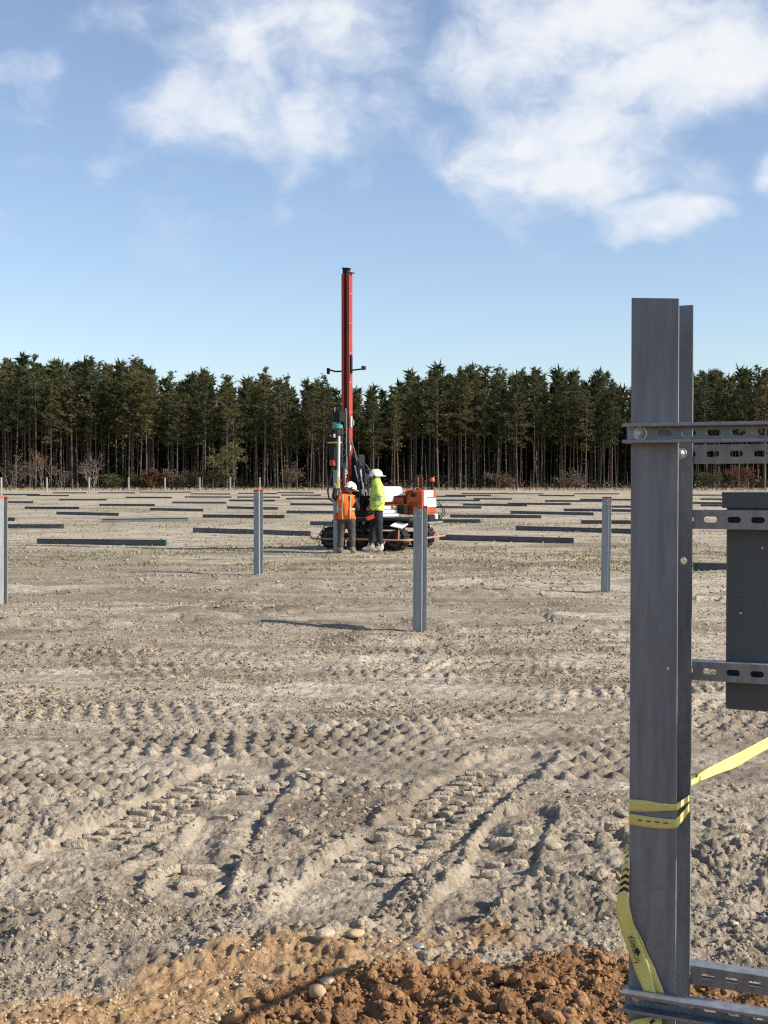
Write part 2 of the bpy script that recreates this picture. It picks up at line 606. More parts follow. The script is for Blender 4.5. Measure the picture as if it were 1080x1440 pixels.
MOUNDS = [  # pixel centre, radii (m), height, darkness
    (735, 1175, .16, .30, .15, .1), (640, 1265, .25, .25, .06, 0), (330, 1175, .10, .45, .10, 0), (545, 1165, .10, .5, .09, 0),
    (400, 1225, .35, .14, .07, 0), (320, 1345, .35, .2, .05, .45), (90, 1315, .3, .25, .06, .6), (60, 1300, .45, .35, .04, .7),
    (180, 905, 1.3, .5, .12, 0), (420, 930, 1.0, .5, .06, 0), (250, 840, 1.6, .5, .08, .75), (395, 880, .8, .35, .06, .25),  # last entry's darkness paints the centre pile's cast shadow onto the soil
    (520, 792, 1.1, .45, .16, .8), (560, 788, .5, .3, .2, .8), (690, 800, 1.5, .6, .18, .7),
    (745, 797, .9, .4, .13, .8), (620, 1035, .5, .5, .08, .3), (590, 1025, .25, .2, .06, .3), (830, 960, 1.1, .6, .06, .3),
    (110, 1250, .3, .22, .05, .3), (230, 1215, .25, .16, .04, 0), (880, 1260, .35, .3, .06, .25), (1000, 1250, .4, .3, .05, .2),
    (590.5, 884, .2, .2, .03, .3), (363.5, 808.5, .28, .28, .07, .3), (851.5, 832.5, .26, .26, .06, .3), (1, 852.5, .25, .25, .06, .3), (473, 778, .3, .3, .06, .3), (840, 880, 1.6, .5, .05, .4), (60, 845, 1.8, .35, .05, .6)]
MOUNDS = [(*G(a, b)[:2], rx, ry, h, dk) for (a, b, rx, ry, h, dk) in MOUNDS]


def to_px(x, y):
    return CX + FPX * x / np.maximum(y, .2), HOR + FPX * CAM_H / np.maximum(y, .2)


ORX = np.array([-400, 0, 60, 130, 220, 300, 400, 520, 600, 640, 750, 880, 1000, 1200, 1600])
ORY = np.array([1482, 1462, 1448, 1424, 1394, 1362, 1334, 1324, 1334, 1352, 1360, 1368, 1392, 1403, 1408])


def soil_masks(x, y):
    """orange subsoil, brown spoil heap, dark damp soil with one painted shadow patch, green tint"""
    px, py = to_px(x, y)
    wob = fbm(x * 3, y * 3, 4, 41) * 75 + fbm(x * 14, y * 14, 3, 43) * 26
    near = (y > .2)
    org = sstep(-34, 26, py + wob * .75 - np.interp(px, ORX, ORY)) * near
    org = np.where(y <= .2, 1, org)
    heap = sstep(-20, 20, py + wob * .6 - np.interp(px, [-200, 250, 340, 420, 520, 640, 900, 1100], [1620, 1520, 1450, 1388, 1362, 1356, 1368, 1402]))
    heap = np.where(y <= .2, 1, heap)
    dark = np.zeros_like(x)
    for (mx, my, rx, ry, h, dk) in MOUNDS:
        if dk:
            q = np.sqrt(((x - mx) / (rx * 1.25)) ** 2 + ((y - my) / (ry * 1.25)) ** 2) + fbm(x * 2.2, y * 2.2, 3, 9) * .9
            dark = np.maximum(dark, dk * (1 - sstep(.45, 1.1, q)))
    broad = fbm(x * .16 + 3, y * .22, 5, 77)
    dark = np.maximum(dark, .45 * sstep(.14, .46, broad))
    # churned, damper soil close by
    dark = np.maximum(dark, (.34 + .9 * np.clip(fbm(x * .9 + 7, y * 1.1, 4, 66) + .05, 0, .5)) * (1 - sstep(7.2, 11.5, y)))
    # streaks of scraped dark soil running along the rows
    xr, yr = x * math.cos(.05) - y * math.sin(.05), x * math.sin(.05) + y * math.cos(.05)
    st = fbm(xr * .22 + 9, yr * 1.05, 5, 91)
    dark = np.maximum(dark, .7 * sstep(.17, .45, st) * sstep(7, 11, y))
    green = sstep(-.02, .32, fbm(x * .10 + 20, y * .12, 4, 55)) * sstep(19, 26, y)
    gx, gy = G(880, 788)[:2]
    green = np.maximum(green, 1 - sstep(.5, 1.3, np.sqrt(((x - gx) / 7) ** 2 + ((y - gy) / 5) ** 2) + fbm(x * .6, y * .6, 3, 5) * .7))
    return org, heap, np.clip(dark, 0, 1), np.clip(green, 0, 1)


def track_field(x, y):
    """height and flattening from the tracks"""
    h = np.zeros_like(x)
    flat = np.zeros_like(x)
    sel_all = (y > 3.5) & (y < 24)
    idx = np.nonzero(sel_all)[0]
    if len(idx) == 0:
        return h, flat
    X0, Y0 = x[idx], y[idx]
    H0, F0 = np.zeros_like(X0), np.zeros_like(X0)
    for (path, wd, pitch, dep, kind) in TRACKS:
        pts = np.array(path)
        sub = np.nonzero((Y0 > pts[:, 1].min() - .6) & (Y0 < pts[:, 1].max() + .6) & (X0 > pts[:, 0].min() - .6) & (X0 < pts[:, 0].max() + .6))[0]
        if len(sub) == 0:
            continue
        X, Y, H, F = X0[sub], Y0[sub], H0[sub], F0[sub]
        # smooth path
        t = np.linspace(0, len(pts) - 1, 24)
        sx = np.interp(t, np.arange(len(pts)), pts[:, 0])
        sy = np.interp(t, np.arange(len(pts)), pts[:, 1])
        k = np.array([.25, .5, .25])
        for _ in range(4):
            sx[1:-1] = np.convolve(sx, k, 'valid')
            sy[1:-1] = np.convolve(sy, k, 'valid')
        bestd = np.full_like(X, 1e9)
        ss, tt = np.zeros_like(X), np.zeros_like(X)
        acc = 0.0
        for i in range(len(sx) - 1):
            dx, dy = sx[i + 1] - sx[i], sy[i + 1] - sy[i]
            ln = math.hypot(dx, dy)
            ex, ey = dx / ln, dy / ln
            qx, qy = X - sx[i], Y - sy[i]
            a = np.clip(qx * ex + qy * ey, 0, ln)
            rx, ry = qx - a * ex, qy - a * ey
            d = np.hypot(rx, ry)
            b = d < bestd
            bestd = np.where(b, d, bestd)
            ss = np.where(b, acc + a, ss)
            tt = np.where(b, qy * ex - qx * ey, tt)
            acc += ln
        tt = np.where(np.abs(bestd - np.abs(tt)) > .02, np.sign(tt + 1e-9) * bestd, tt)
        wn = wd * (1 + .25 * fbm(X * 2, Y * 2, 2, 3))
        a = np.abs(tt) / (wn / 2)
        inside = 1 - sstep(.82, 1.05, a)
        worn = sstep(-.8, -.35, fbm(X * 1.3 + 4, Y * 1.3, 3, 61))
        berm = np.exp(-((a - 1.16) / (.13 if kind == 0 else .2)) ** 2) * (.15 + 1.6 * np.clip(fbm(X * 3, Y * 3, 4, 8) + .25, 0, 1))
        side = np.sign(tt)
        ph = (ss / pitch + np.where(side > 0, .5, 0) + np.abs(tt) / wd * (.75 if kind == 0 else .5) + .12 * fbm(X * 6, Y * 6, 2, 19))
        ph = ph - np.floor(ph)
        if kind == 1:                             # cleated crawler: short staggered blocks in rows
            q4 = (tt / wn + .5) * 4
            rw = np.floor(q4)
            fr = q4 - rw
            ph = ss / pitch + .5 * (rw % 2) + .35 * fbm(X * 3, Y * 3, 3, 19)
            ph = ph - np.floor(ph)
            lug0 = sstep(.05, .3, ph) * (1 - sstep(.5, .8, ph)) * sstep(.05, .25, fr) * (1 - sstep(.7, .95, fr))
            worn = sstep(-.15, .25, fbm(X * .9 + 4, Y * 1.6, 4, 61))
        lug = lug0 if kind == 1 else sstep(.0, .16, ph) * (1 - sstep(.34, .52, ph)) * sstep(.06, .2, a) * (1 - sstep(.80, .96, a))
        hh = -dep * (.62 if kind == 0 else .1) * inside + dep * (.12 if kind == 0 else 1.25) * lug * inside * (.25 + .75 * worn) + dep * (.27 if kind == 0 else .15) * berm
        wgt = np.clip(inside + .6 * berm, 0, 1)
        H = np.where(wgt > .02, H * (1 - inside * .8) + hh, H)
        F0[sub] = np.maximum(F, inside * .95)
        H0[sub] = H
    h[idx], flat[idx] = H0, F0
    return h, flat


def ground_h(x, y, dy=None):
    """height of the soil, dy = sampling step for dropping detail too fine for the mesh"""
    if dy is None:
        dy = np.full_like(x, .01)

    def lod(lam):
        return sstep(.8, 2.2, lam / np.maximum(dy, 1e-4))
    rough = .35 + .9 * sstep(-.25, .35, fbm(x * .55, y * .55, 3, 21))
    h = .035 * fbm(x * .35, y * .35, 3, 1) * lod(2.5) + .012 * fbm(x * 40, y * 40, 2, 71) * lod(.03)
    th, flat = track_field(x, y)
    org, heap, dark, green = soil_masks(x, y)
    soft = np.clip(1 - flat, 0, 1)
    calm = .45 + .55 * (1 - np.exp(-((x + .1) / 1.5) ** 2 - ((y - 6.3) / 1.5) ** 2))
    r = rough * calm * (.07 + .93 * soft) * (1 + .8 * dark)
    h = h + r * (.024 * fbm(x * 2.6, y * 2.6, 3, 2) * lod(.4)
                 + .012 * lumps(x, y, .30, 100, .40) * lod(.22)
                 + .014 * lumps(x + .1 * fbm(x * 5, y * 5, 2, 5), y, .15, 200, .65) * lod(.11)
                 + .018 * lumps(x, y, .075, 300, .7) * lod(.06)
                 + .014 * lumps(x, y, .035, 400, .8) * lod(.03)
                 + .020 * fbm(x * 13, y * 13, 3, 33) * lod(.08)
                 + sstep(9, 13, y) * .05 * lumps(x, y, .55, 700, .5) * lod(.4))
    far = sstep(12, 24, y)
    h = h + far * .07 * np.clip(fbm(x * .8, y * 1.1, 3, 303), -.1, 1) * lod(1.2)
    h = h + th
    for (mx, my, rx, ry, hh, dk) in MOUNDS:
        q = np.sqrt(((x - mx) / rx) ** 2 + ((y - my) / ry) ** 2) + .5 * fbm(x * 3.2, y * 3.2, 3, 13)
        h = h + hh * .42 * (1 - sstep(.15, 1.15, q))
    h = h + org * .008 + heap * (.012 + .03 * fbm(x * 4, y * 4, 3, 17) + .028 * lumps(x, y, .17, 500, .6) + .02 * lumps(x, y, .08, 600, .8))
    return h


# ------------------------------------------------------------------ ground (one sheet)
FR = 1351.0
vpx = np.concatenate([np.arange(FR * CAM_H / 3.5, FR * CAM_H / 8.8, -.85), np.arange(FR * CAM_H / 8.8, FR * CAM_H / 34.0, -1.35)])
drow = FR * CAM_H / vpx
far_rows = [drow[-1]]
while far_rows[-1] < 900:
    far_rows.append(far_rows[-1] * 1.035 + .12)
drow = np.concatenate([[-900, -200, -50, -12, -4, -1.2, 0.0, .5, .9, 1.3, 1.6, 1.9, 2.15, 2.4, 2.6, 2.8, 2.95], drow, far_rows[1:]])
tc0 = np.linspace(-.322, .322, 730)
ext = [.335]
st = .0012
while ext[-1] < 6:
    st *= 1.13
    ext.append(ext[-1] + st)
ext = np.array(ext[1:])
tcol = np.concatenate([-ext[::-1], tc0, ext])
wd_row = np.where(drow > 1, drow, 1 + np.abs(drow - 1))
GX = (tcol[None, :] * wd_row[:, None])
GY = np.repeat(drow[:, None], len(tcol), 1)
dyr = np.gradient(drow)
dyv = np.repeat(dyr[:, None], len(tcol), 1)
dxv = np.gradient(GX, axis=1)
step = np.maximum(np.abs(dyv), np.abs(dxv))
fx, fy, fs = GX.ravel(), GY.ravel(), step.ravel()
hz_ = ground_h(fx, fy, fs)
hz_ = np.where((fy < -5) | (fy > 120), hz_ * 0, hz_)
nr, nc = GX.shape
ii = (np.arange(nr - 1)[:, None] * nc + np.arange(nc - 1)[None, :]).ravel()
quads = np.stack([ii, ii + 1, ii + nc + 1, ii + nc], 1)
org, heap, dark, green = soil_masks(fx, fy)

mg = bpy.data.materials.new('disturbed_sandy_soil')
mg.use_nodes = True
t = mg.node_tree
b = t.nodes['Principled BSDF']
b.inputs['Roughness'].default_value = 1.0
b.inputs['Specular IOR Level'].default_value = 0.12
geo = node(t, 'ShaderNodeNewGeometry')
att = node(t, 'ShaderNodeAttribute', attribute_name='soil')
sepc = node(t, 'ShaderNodeSeparateColor')
t.links.new(att.outputs['Color'], sepc.inputs[0])


def gnoise(scale, detail=6, rough=.6, stretch=None):
    n = node(t, 'ShaderNodeTexNoise')
    n.inputs['Scale'].default_value = scale
    n.inputs['Detail'].default_value = detail
    n.inputs['Roughness'].default_value = rough
    if stretch:
        mp = node(t, 'ShaderNodeMapping')
        mp.inputs['Scale'].default_value = stretch
        t.links.new(geo.outputs['Position'], mp.inputs[0])
        t.links.new(mp.outputs[0], n.inputs['Vector'])
    else:
        t.links.new(geo.outputs['Position'], n.inputs['Vector'])
    return n.outputs['Fac']


def rng_(fac, a, b_, lo=0.0, hi=1.0):
    m = node(t, 'ShaderNodeMapRange')
    t.links.new(fac, m.inputs['Value'])
    m.inputs['From Min'].default_value, m.inputs['From Max'].default_value = a, b_
    m.inputs['To Min'].default_value, m.inputs['To Max'].default_value = lo, hi
    return m.outputs[0]


def mixc(f, a, c):
    m = node(t, 'ShaderNodeMix', data_type='RGBA')
    for s_, v in (('Factor', f), ('A', a), ('B', c)):
        if isinstance(v, (int, float)):
            m.inputs[s_].default_value = v
        elif isinstance(v, tuple):
            m.inputs[s_].default_value = (*v, 1)
        else:
            t.links.new(v, m.inputs[s_])
    return m.outputs['Result']


sand = mixc(rng_(gnoise(1.3, 9, .68), .38, .62), (.40, .337, .258), (.65, .565, .445))
sand = mixc(rng_(gnoise(9, 8, .72), .46, .66, 0, .75), sand, (.185, .15, .113))  # dark mottling paints small shadows and cracks of the crumbly soil
sand = mixc(rng_(gnoise(34, 5, .7), .55, .70, 0, .7), sand, (.70, .62, .50))
sand = mixc(rng_(gnoise(30, 6, .72), .56, .68, 0, .75), sand, (.13, .105, .078))  # fine dark specks paint tiny shadows between crumbs into the colour
strk = rng_(gnoise(1.0, 9, .66, (.35, 1.9, 1)), .50, .61, 0, .58)
sand = mixc(strk, sand, (.145, .116, .086))
tufts = rng_(gnoise(.9, 8, .7, (.5, 1.4, 1)), .40, .66)
gfac = math_n(t, 'MULTIPLY', sepc.outputs[1], tufts, clamp=True)
sand = mixc(math_n(t, 'MULTIPLY', gfac, .55), sand, (.185, .175, .075))
damp = mixc(rng_(gnoise(14, 6), .35, .7), (.12, .095, .07), (.25, .203, .152))
sand = mixc(math_n(t, 'MULTIPLY', sepc.outputs[2], .85), sand, damp)
orange_c = mixc(rng_(gnoise(16, 8, .7), .35, .66), (.29, .165, .08), (.48, .33, .19))
orange_c = mixc(rng_(gnoise(45, 4, .6), .58, .68, 0, .85), orange_c, (.56, .46, .32))
heap_c = mixc(rng_(gnoise(18, 8, .7), .35, .66), (.18, .095, .046), (.35, .195, .094))
soilc = mixc(sepc.outputs[0], sand, orange_c)
soilc = mixc(att.outputs['Alpha'], soilc, heap_c)
t.links.new(soilc, b.inputs['Base Color'])
bn1 = gnoise(26, 8, .7)
bn2 = gnoise(5, 6, .65, (.8, 1.3, 1))
bsum = math_n(t, 'ADD', math_n(t, 'MULTIPLY', bn1, .35), bn2)
bp = node(t, 'ShaderNodeBump')
bp.inputs['Strength'].default_value = 1.0
bp.inputs['Distance'].default_value = .07
t.links.new(bsum, bp.inputs['Height'])
t.links.new(bp.outputs[0], b.inputs['Normal'])

gme = mesh_np('ground', np.stack([fx, fy, hz_], 1), quads, mg, smooth=True,
              attr={'soil': np.stack([org, green, dark, heap], 1)})
ground = tag(obj('ground', gme), 'pale sandy ground churned by machine tracks', None, None, 'structure')


def gz(x, y):
    return float(ground_h(np.array([x], float), np.array([y], float), np.array([max(.01, y * y / (FR * CAM_H))]))[0])


# ------------------------------------------------------------------ scattered soil, stones, grass
def rock_variants(sub, n, rough, seed):
    out = []
    r = np.random.default_rng(seed)
    for i in range(n):
        bm = bmesh.new()
        bmesh.ops.create_icosphere(bm, subdivisions=sub, radius=1.0)
        v = np.array([x.co[:] for x in bm.verts])
        f = np.array([[q.index for q in x.verts] for x in bm.faces])
        bm.free()
        for _ in range(7):                       # chip flat facets
            d = r.normal(size=3)
            d /= np.linalg.norm(d)
            c = r.uniform(.55, .95)
            k = v @ d
            v = np.where((k > c)[:, None], v - (k - c)[:, None] * d[None, :] * .9, v)
        v *= 1 + r.uniform(-rough, rough, (len(v), 1))
        out.append((v, f))
    return out


def scatter(name, P, S, variants, material, label, seed=1, flat=.7, smooth=False):
    r = np.random.default_rng(seed)
    Vs, Fs, off = [], [], 0
    which = r.integers(0, len(variants), len(P))
    for k, (v, f) in enumerate(variants):
        sel = np.nonzero(which == k)[0]
        if len(sel) == 0:
            continue
        n = len(sel)
        q = r.normal(size=(n, 4))
        q /= np.linalg.norm(q, axis=1, keepdims=True)
        a, bb, c, d = q.T
        Rm = np.stack([np.stack([1 - 2 * (c * c + d * d), 2 * (bb * c - a * d), 2 * (bb * d + a * c)], -1),
                       np.stack([2 * (bb * c + a * d), 1 - 2 * (bb * bb + d * d), 2 * (c * d - a * bb)], -1),
                       np.stack([2 * (bb * d - a * c), 2 * (c * d + a * bb), 1 - 2 * (bb * bb + c * c)], -1)], 1)
        sc = S[sel][:, None, None] * r.uniform(.7, 1.3, (n, 1, 3))
        vv = np.einsum('nij,nvj->nvi', Rm, v[None] * sc)
        vv[..., 2] *= flat
        vv = vv + P[sel][:, None, :]
        Vs.append(vv.reshape(-1, 3))
        Fs.append((f[None] + (np.arange(n) * len(v))[:, None, None]).reshape(-1, 3) + off)
        off += n * len(v)
    me = mesh_np(name, np.concatenate(Vs), np.concatenate(Fs), material, smooth=smooth)
    return tag(obj(name, me), label, None, None, 'stuff')


def ground_pts(n, ymin, ymax, seed, half=.33, power=1.0):
    """points spread evenly over the picture's ground between two distances"""
    r = np.random.default_rng(seed)
    v = r.uniform((1 / ymax) ** power, (1 / ymin) ** power, n) ** (1 / power)
    y = 1 / v
    x = r.uniform(-half, half, n) * y
    return x, y


def with_z(x, y):
    return np.stack([x, y, ground_h(x, y, np.maximum(.01, y * y / (FR * CAM_H)))], 1)


VAR_S = rock_variants(1, 6, .16, 1)
VAR_M = rock_variants(2, 8, .11, 2)
# grey clods
x, y = ground_pts(24000, 3.6, 16, 11, power=1.3)
o_, h_, d_, g_ = soil_masks(x, y)
keep = (o_ < .5) & ((track_field(x, y)[1] < .5) | (y > 8)) & (vnoise(x * 1.5, y * 1.5, 5) + .5 * vnoise(x * 5, y * 5, 6) > -.12)
x, y = x[keep], y[keep]
P = with_z(x, y)
S = .005 + .012 * np.random.default_rng(3).power(.28, len(x)) ** 2.2 * (.6 + y / 10)
P[:, 2] += S * .15
scatter('grey_soil_clods', P, S, VAR_S, M['clod_grey'], 'loose grey soil clods strewn over the churned ground', 5)
x, y = ground_pts(1500, 3.8, 11, 12, power=1.3)
o_, h_, d_, g_ = soil_masks(x, y)
keep = (o_ < .4) & (track_field(x, y)[1] < .5) & (vnoise(x * 1.1, y * 1.1, 15) > -.05)
x, y = x[keep], y[keep]
P = with_z(x, y)
S = .016 + .026 * np.random.default_rng(4).power(.3, len(x)) ** 2
scatter('large_grey_clods', P, S, VAR_M, M['clod_grey'], 'larger grey lumps of soil along the wheel tracks', 6, smooth=False)
# crumbs farther off
octa = []
for i in range(6):
    v = np.array([[1, 0, 0], [-1, 0, 0], [0, 1, 0], [0, -1, 0], [0, 0, 1], [0, 0, -1]], float) * np.random.default_rng(i).uniform(.6, 1.25, (6, 1))
    octa.append((v, np.array([[0, 2, 4], [2, 1, 4], [1, 3, 4], [3, 0, 4], [2, 0, 5], [1, 2, 5], [3, 1, 5], [0, 3, 5]])))
x, y = ground_pts(42000, 8.5, 60, 18, power=1.0)
keep = vnoise(x * .8, y * 1.3, 25) + .6 * vnoise(x * 3, y * 4, 26) > -.1
x, y = x[keep], y[keep]
P = with_z(x, y)
S = (.007 + .020 * np.random.default_rng(6).power(.28, len(x)) ** 2.0) * np.clip(y / 11, .7, 3)
scatter('distant_soil_crumbs', P, S, octa, M['clod_grey'], 'crumbled soil covering the field farther back', 15, flat=.6)
# brown spoil clods
x, y = ground_pts(16000, 3.5, 5.2, 13)
o_, h_, d_, g_ = soil_masks(x, y)
keep = h_ > .5
x, y = x[keep], y[keep]
P = with_z(x, y)
S = .005 + .022 * np.random.default_rng(8).power(.25, len(x)) ** 2.4
P[:, 2] += S * .3
big = S > .012
scatter('brown_spoil_crumbs', P[~big], S[~big], VAR_S, M['clod_brown'], 'brown crumbs of freshly dug subsoil in the foreground', 7)
x, y = ground_pts(1500, 3.6, 5.0, 14)
o_, h_, d_, g_ = soil_masks(x, y)
keep = h_ > .6
P = with_z(x[keep], y[keep])
S = .011 + .024 * np.random.default_rng(9).power(.3, len(P)) ** 2.2
P[:, 2] += S * .45
scatter('brown_spoil_clods', P, S, VAR_M, M['clod_brown'], 'heap of brown clods dug out in the foreground', 8, flat=.85)
# pebbles in the orange soil and a few in the grey
x, y = ground_pts(4200, 3.6, 5.3, 15)
o_, h_, d_, g_ = soil_masks(x, y)
keep = (o_ > .5) & ((h_ < .4) | (np.random.default_rng(1).random(len(x)) < .10)) & (vnoise(x * 4, y * 4, 3) > -.22)
P = with_z(x[keep], y[keep])
S = .004 + .009 * np.random.default_rng(10).power(.3, len(P)) ** 2
P[:, 2] += S * .3
half_ = np.random.default_rng(2).random(len(P)) < .55
scatter('tan_pebbles', P[half_], S[half_], VAR_M, M['pebble'], 'tan pebbles spread over the orange soil', 9, flat=.6)
scatter('pale_pebbles', P[~half_], S[~half_], VAR_M, M['stone'], 'pale pebbles spread over the orange soil', 10, flat=.6)
x, y = ground_pts(260, 4.2, 14, 17, power=1.3)
P = with_z(x, y)
S = .006 + .012 * np.random.default_rng(12).power(.3, len(P)) ** 2 * (.6 + y / 9)
scatter('scattered_pale_stones', P, S, VAR_S, M['stone'], 'small pale stones lying loose on the grey soil', 11, flat=.6)


def blades(name, x, y, hgt, wdt, material, label, seed, lean=.6):
    r = np.random.default_rng(seed)
    n = len(x)
    base = with_z(x, y)
    a = r.uniform(0, 2 * math.pi, n)
    wv = np.stack([np.cos(a), np.sin(a), 0 * a], 1) * (wdt * r.uniform(.6, 1.3, n))[:, None] * .5
    b2 = r.uniform(0, 2 * math.pi, n)
    le = lean * r.uniform(.2, 1.4, n)
    h = hgt * r.uniform(.4, 1.3, n)
    tip = np.stack([np.cos(b2) * le * h, np.sin(b2) * le * h, h], 1)
    Vv = np.concatenate([(base - wv)[:, None], (base + wv)[:, None], (base + tip)[:, None]], 1).reshape(-1, 3)
    Ff = np.arange(3 * n).reshape(-1, 3)
    return tag(obj(name, mesh_np(name, Vv, Ff, material)), label, None, None, 'stuff')


x, y = ground_pts(60000, 15, 120, 21, half=.34, power=.8)
o_, h_, d_, g_ = soil_masks(x, y)
k = (g_ * (vnoise(x * .9, y * .9, 8) + .55) > .58)
blades('sparse_grass', x[k], y[k], np.clip(.03 + .0006 * y[k], 0, .09), np.clip(.012 + .0007 * y[k], 0, .06), M['grass'],
       'thin green grass coming up between the steel beams', 22)
x, y = ground_pts(30000, 9, 150, 23, half=.34, power=.8)
k = vnoise(x * .7, y * 1.1, 18) > .0
blades('dry_straw', x[k], y[k], np.clip(.015 + .0006 * y[k], 0, .1), np.clip(.012 + .0009 * y[k], 0, .08), M['straw'],
       'bits of dry straw and stubble over the field', 24, lean=2.5)
# a strip of dry grass at the foot of the wood
r_ = np.random.default_rng(31)
x = r_.uniform(-95, 95, 9000)
y = r_.uniform(236, 254, 9000)
blades('wood_edge_grass', x, y, .5, .14, M['straw'], 'strip of tall dry grass along the foot of the pine wood', 25, lean=.5)

# bars of soil pressed up between the tyre lugs along the near wheel tracks
bm = bmesh.new()
bmesh.ops.create_cube(bm, size=1.0)
bmesh.ops.bevel(bm, geom=bm.edges[:], offset=.2, segments=2, affect='EDGES', profile=.6)
bmesh.ops.triangulate(bm, faces=bm.faces[:])
BV = np.array([q.co[:] for q in bm.verts])
BF = np.array([[c.index for c in q.verts] for q in bm.faces])
bm.free()
rl = np.random.default_rng(55)
lv, lf, lo = [], [], 0


def lug_rows(path, width, pitch, cols, s0, s1, keep=.85, ang0=-.05):
    global lo
    pts = np.array(path)
    tt_ = np.linspace(0, len(pts) - 1, 60)
    sx, sy = np.interp(tt_, np.arange(len(pts)), pts[:, 0]), np.interp(tt_, np.arange(len(pts)), pts[:, 1])
    cum = np.concatenate([[0], np.cumsum(np.hypot(np.diff(sx), np.diff(sy)))])
    s_ = s0 * cum[-1]
    k_ = 0
    while s_ < s1 * cum[-1]:
        cx_, cy_ = np.interp(s_, cum, sx), np.interp(s_, cum, sy)
        dx_, dy_ = np.interp(s_ + .05, cum, sx) - cx_ + 1e-6, np.interp(s_ + .05, cum, sy) - cy_ + 1e-6
        n_ = math.hypot(dx_, dy_)
        ex, ey = dx_ / n_, dy_ / n_
        for (off, ln_, sk) in cols:
            if rl.random() > keep:
                continue
            px_ = cx_ + ey * off * width + ex * sk * pitch + rl.normal(0, .008)
            py_ = cy_ - ex * off * width + ey * sk * pitch + rl.normal(0, .008)
            an = ang0 + (.22 if off > 0 else -.12) + rl.normal(0, .09)
            dim = np.array([ln_ * width * rl.uniform(.8, 1.15), .044 * rl.uniform(.65, 1.25), .044 * rl.uniform(.6, 1.2)])
            v_ = BV * dim * (1 + rl.normal(0, .12, (len(BV), 1)))
            ca, sa = math.cos(an), math.sin(an)
            z_ = gz(px_, py_)
            tl = rl.normal(0, .08)
            lv.append(np.stack([v_[:, 0] * ca - v_[:, 1] * sa + px_, v_[:, 0] * sa + v_[:, 1] * ca + py_, v_[:, 2] + v_[:, 0] * tl + z_ + .004], 1))
            lf.append(BF + lo)
            lo += len(BV)
        s_ += pitch * rl.uniform(.92, 1.08)
        k_ += 1


C3 = [(-.31, .28, 0), (.0, .16, .4), (.31, .28, .12)]
C2 = [(-.22, .42, 0), (.24, .42, .5)]
near_tracks = [t_ for t_ in TRACKS if t_[4] == 0]
lug_rows(near_tracks[0][0], .36, .12, C3, .18, .92, .9)
lug_rows(near_tracks[2][0], .38, .12, C3, .16, .90, .95)
lug_rows(near_tracks[1][0], .22, .14, C2, .4, .95, .4)
lug_rows(near_tracks[3][0], .22, .14, C2, .3, .8, .4)
lug_rows(gp([(380, 1105), (430, 1098), (500, 1106), (560, 1118)]), .25, .12, [(0, .42, 0)], 0, 1, .8, .3)
lug_rows(gp([(790, 1195), (850, 1188), (960, 1180), (1075, 1176)]), .3, .14, C2, 0, 1, .5, .1)
lug_rows(gp([(60, 1240), (160, 1215), (240, 1222), (330, 1250)]), .3, .14, C2, 0, 1, .35, .2)
tag(obj('tread_lugs', mesh_np('tread_lugs', np.concatenate(lv), np.concatenate(lf), M['pressed'], smooth=True)), 'bars of pressed soil left by tyre lugs in the near wheel tracks', None, None, 'stuff')

STONES = [((458, 1341), .034, 'round cream stone, biggest on the orange soil', .9, 'stone'),
          ((459, 1398), .026, 'cream stone at the left foot of the brown clod heap', .8, 'stone'),
          ((446, 1414), .028, 'upright flat tan stone beside the cream stone near the bottom edge', 1.1, 'pebble'),
          ((590, 1341), .026, 'flat bluish grey shard at the upper edge of the brown heap', .35, 'galv_post'),
          ((430, 1090), .03, 'pale stone lying in the grey tracks above the berms', .6, 'stone'),
          ((500, 1330), .03, 'tan stone in the pebbly orange soil, right of the round cream stone', .6, 'pebble')]
for i, ((a, b_), s_, lab, fl, mk) in enumerate(STONES):
    v, f = VAR_M[i % 6]
    p = G(a, b_)
    me = mesh_np('stone', v * np.array([s_ * 1.1, s_ * .85, s_ * fl * .85]), f, M[mk], smooth=False)
    o = obj('stone', me, None, (p.x, p.y, gz(p.x, p.y) + s_ * fl * .55))
    o.rotation_euler = (0, 0, i * 1.3)
    tag(o, lab, 'stone', 'single stones in the foreground')

#%%SPLIT
# ------------------------------------------------------------------ pine wood
def tube_np(pts, rads, n):
    vs, fs = [], []
    for p, r in zip(pts, rads):
        for k in range(n):
            a = 2 * math.pi * k / n
            vs.append((p[0] + r * math.cos(a), p[1] + r * math.sin(a), p[2]))
    for i in range(len(pts) - 1):
        for k in range(n):
            k2 = (k + 1) % n
            fs.append((i * n + k, i * n + k2, (i + 1) * n + k2))
            fs.append((i * n + k, (i + 1) * n + k2, (i + 1) * n + k))
    return vs, fs


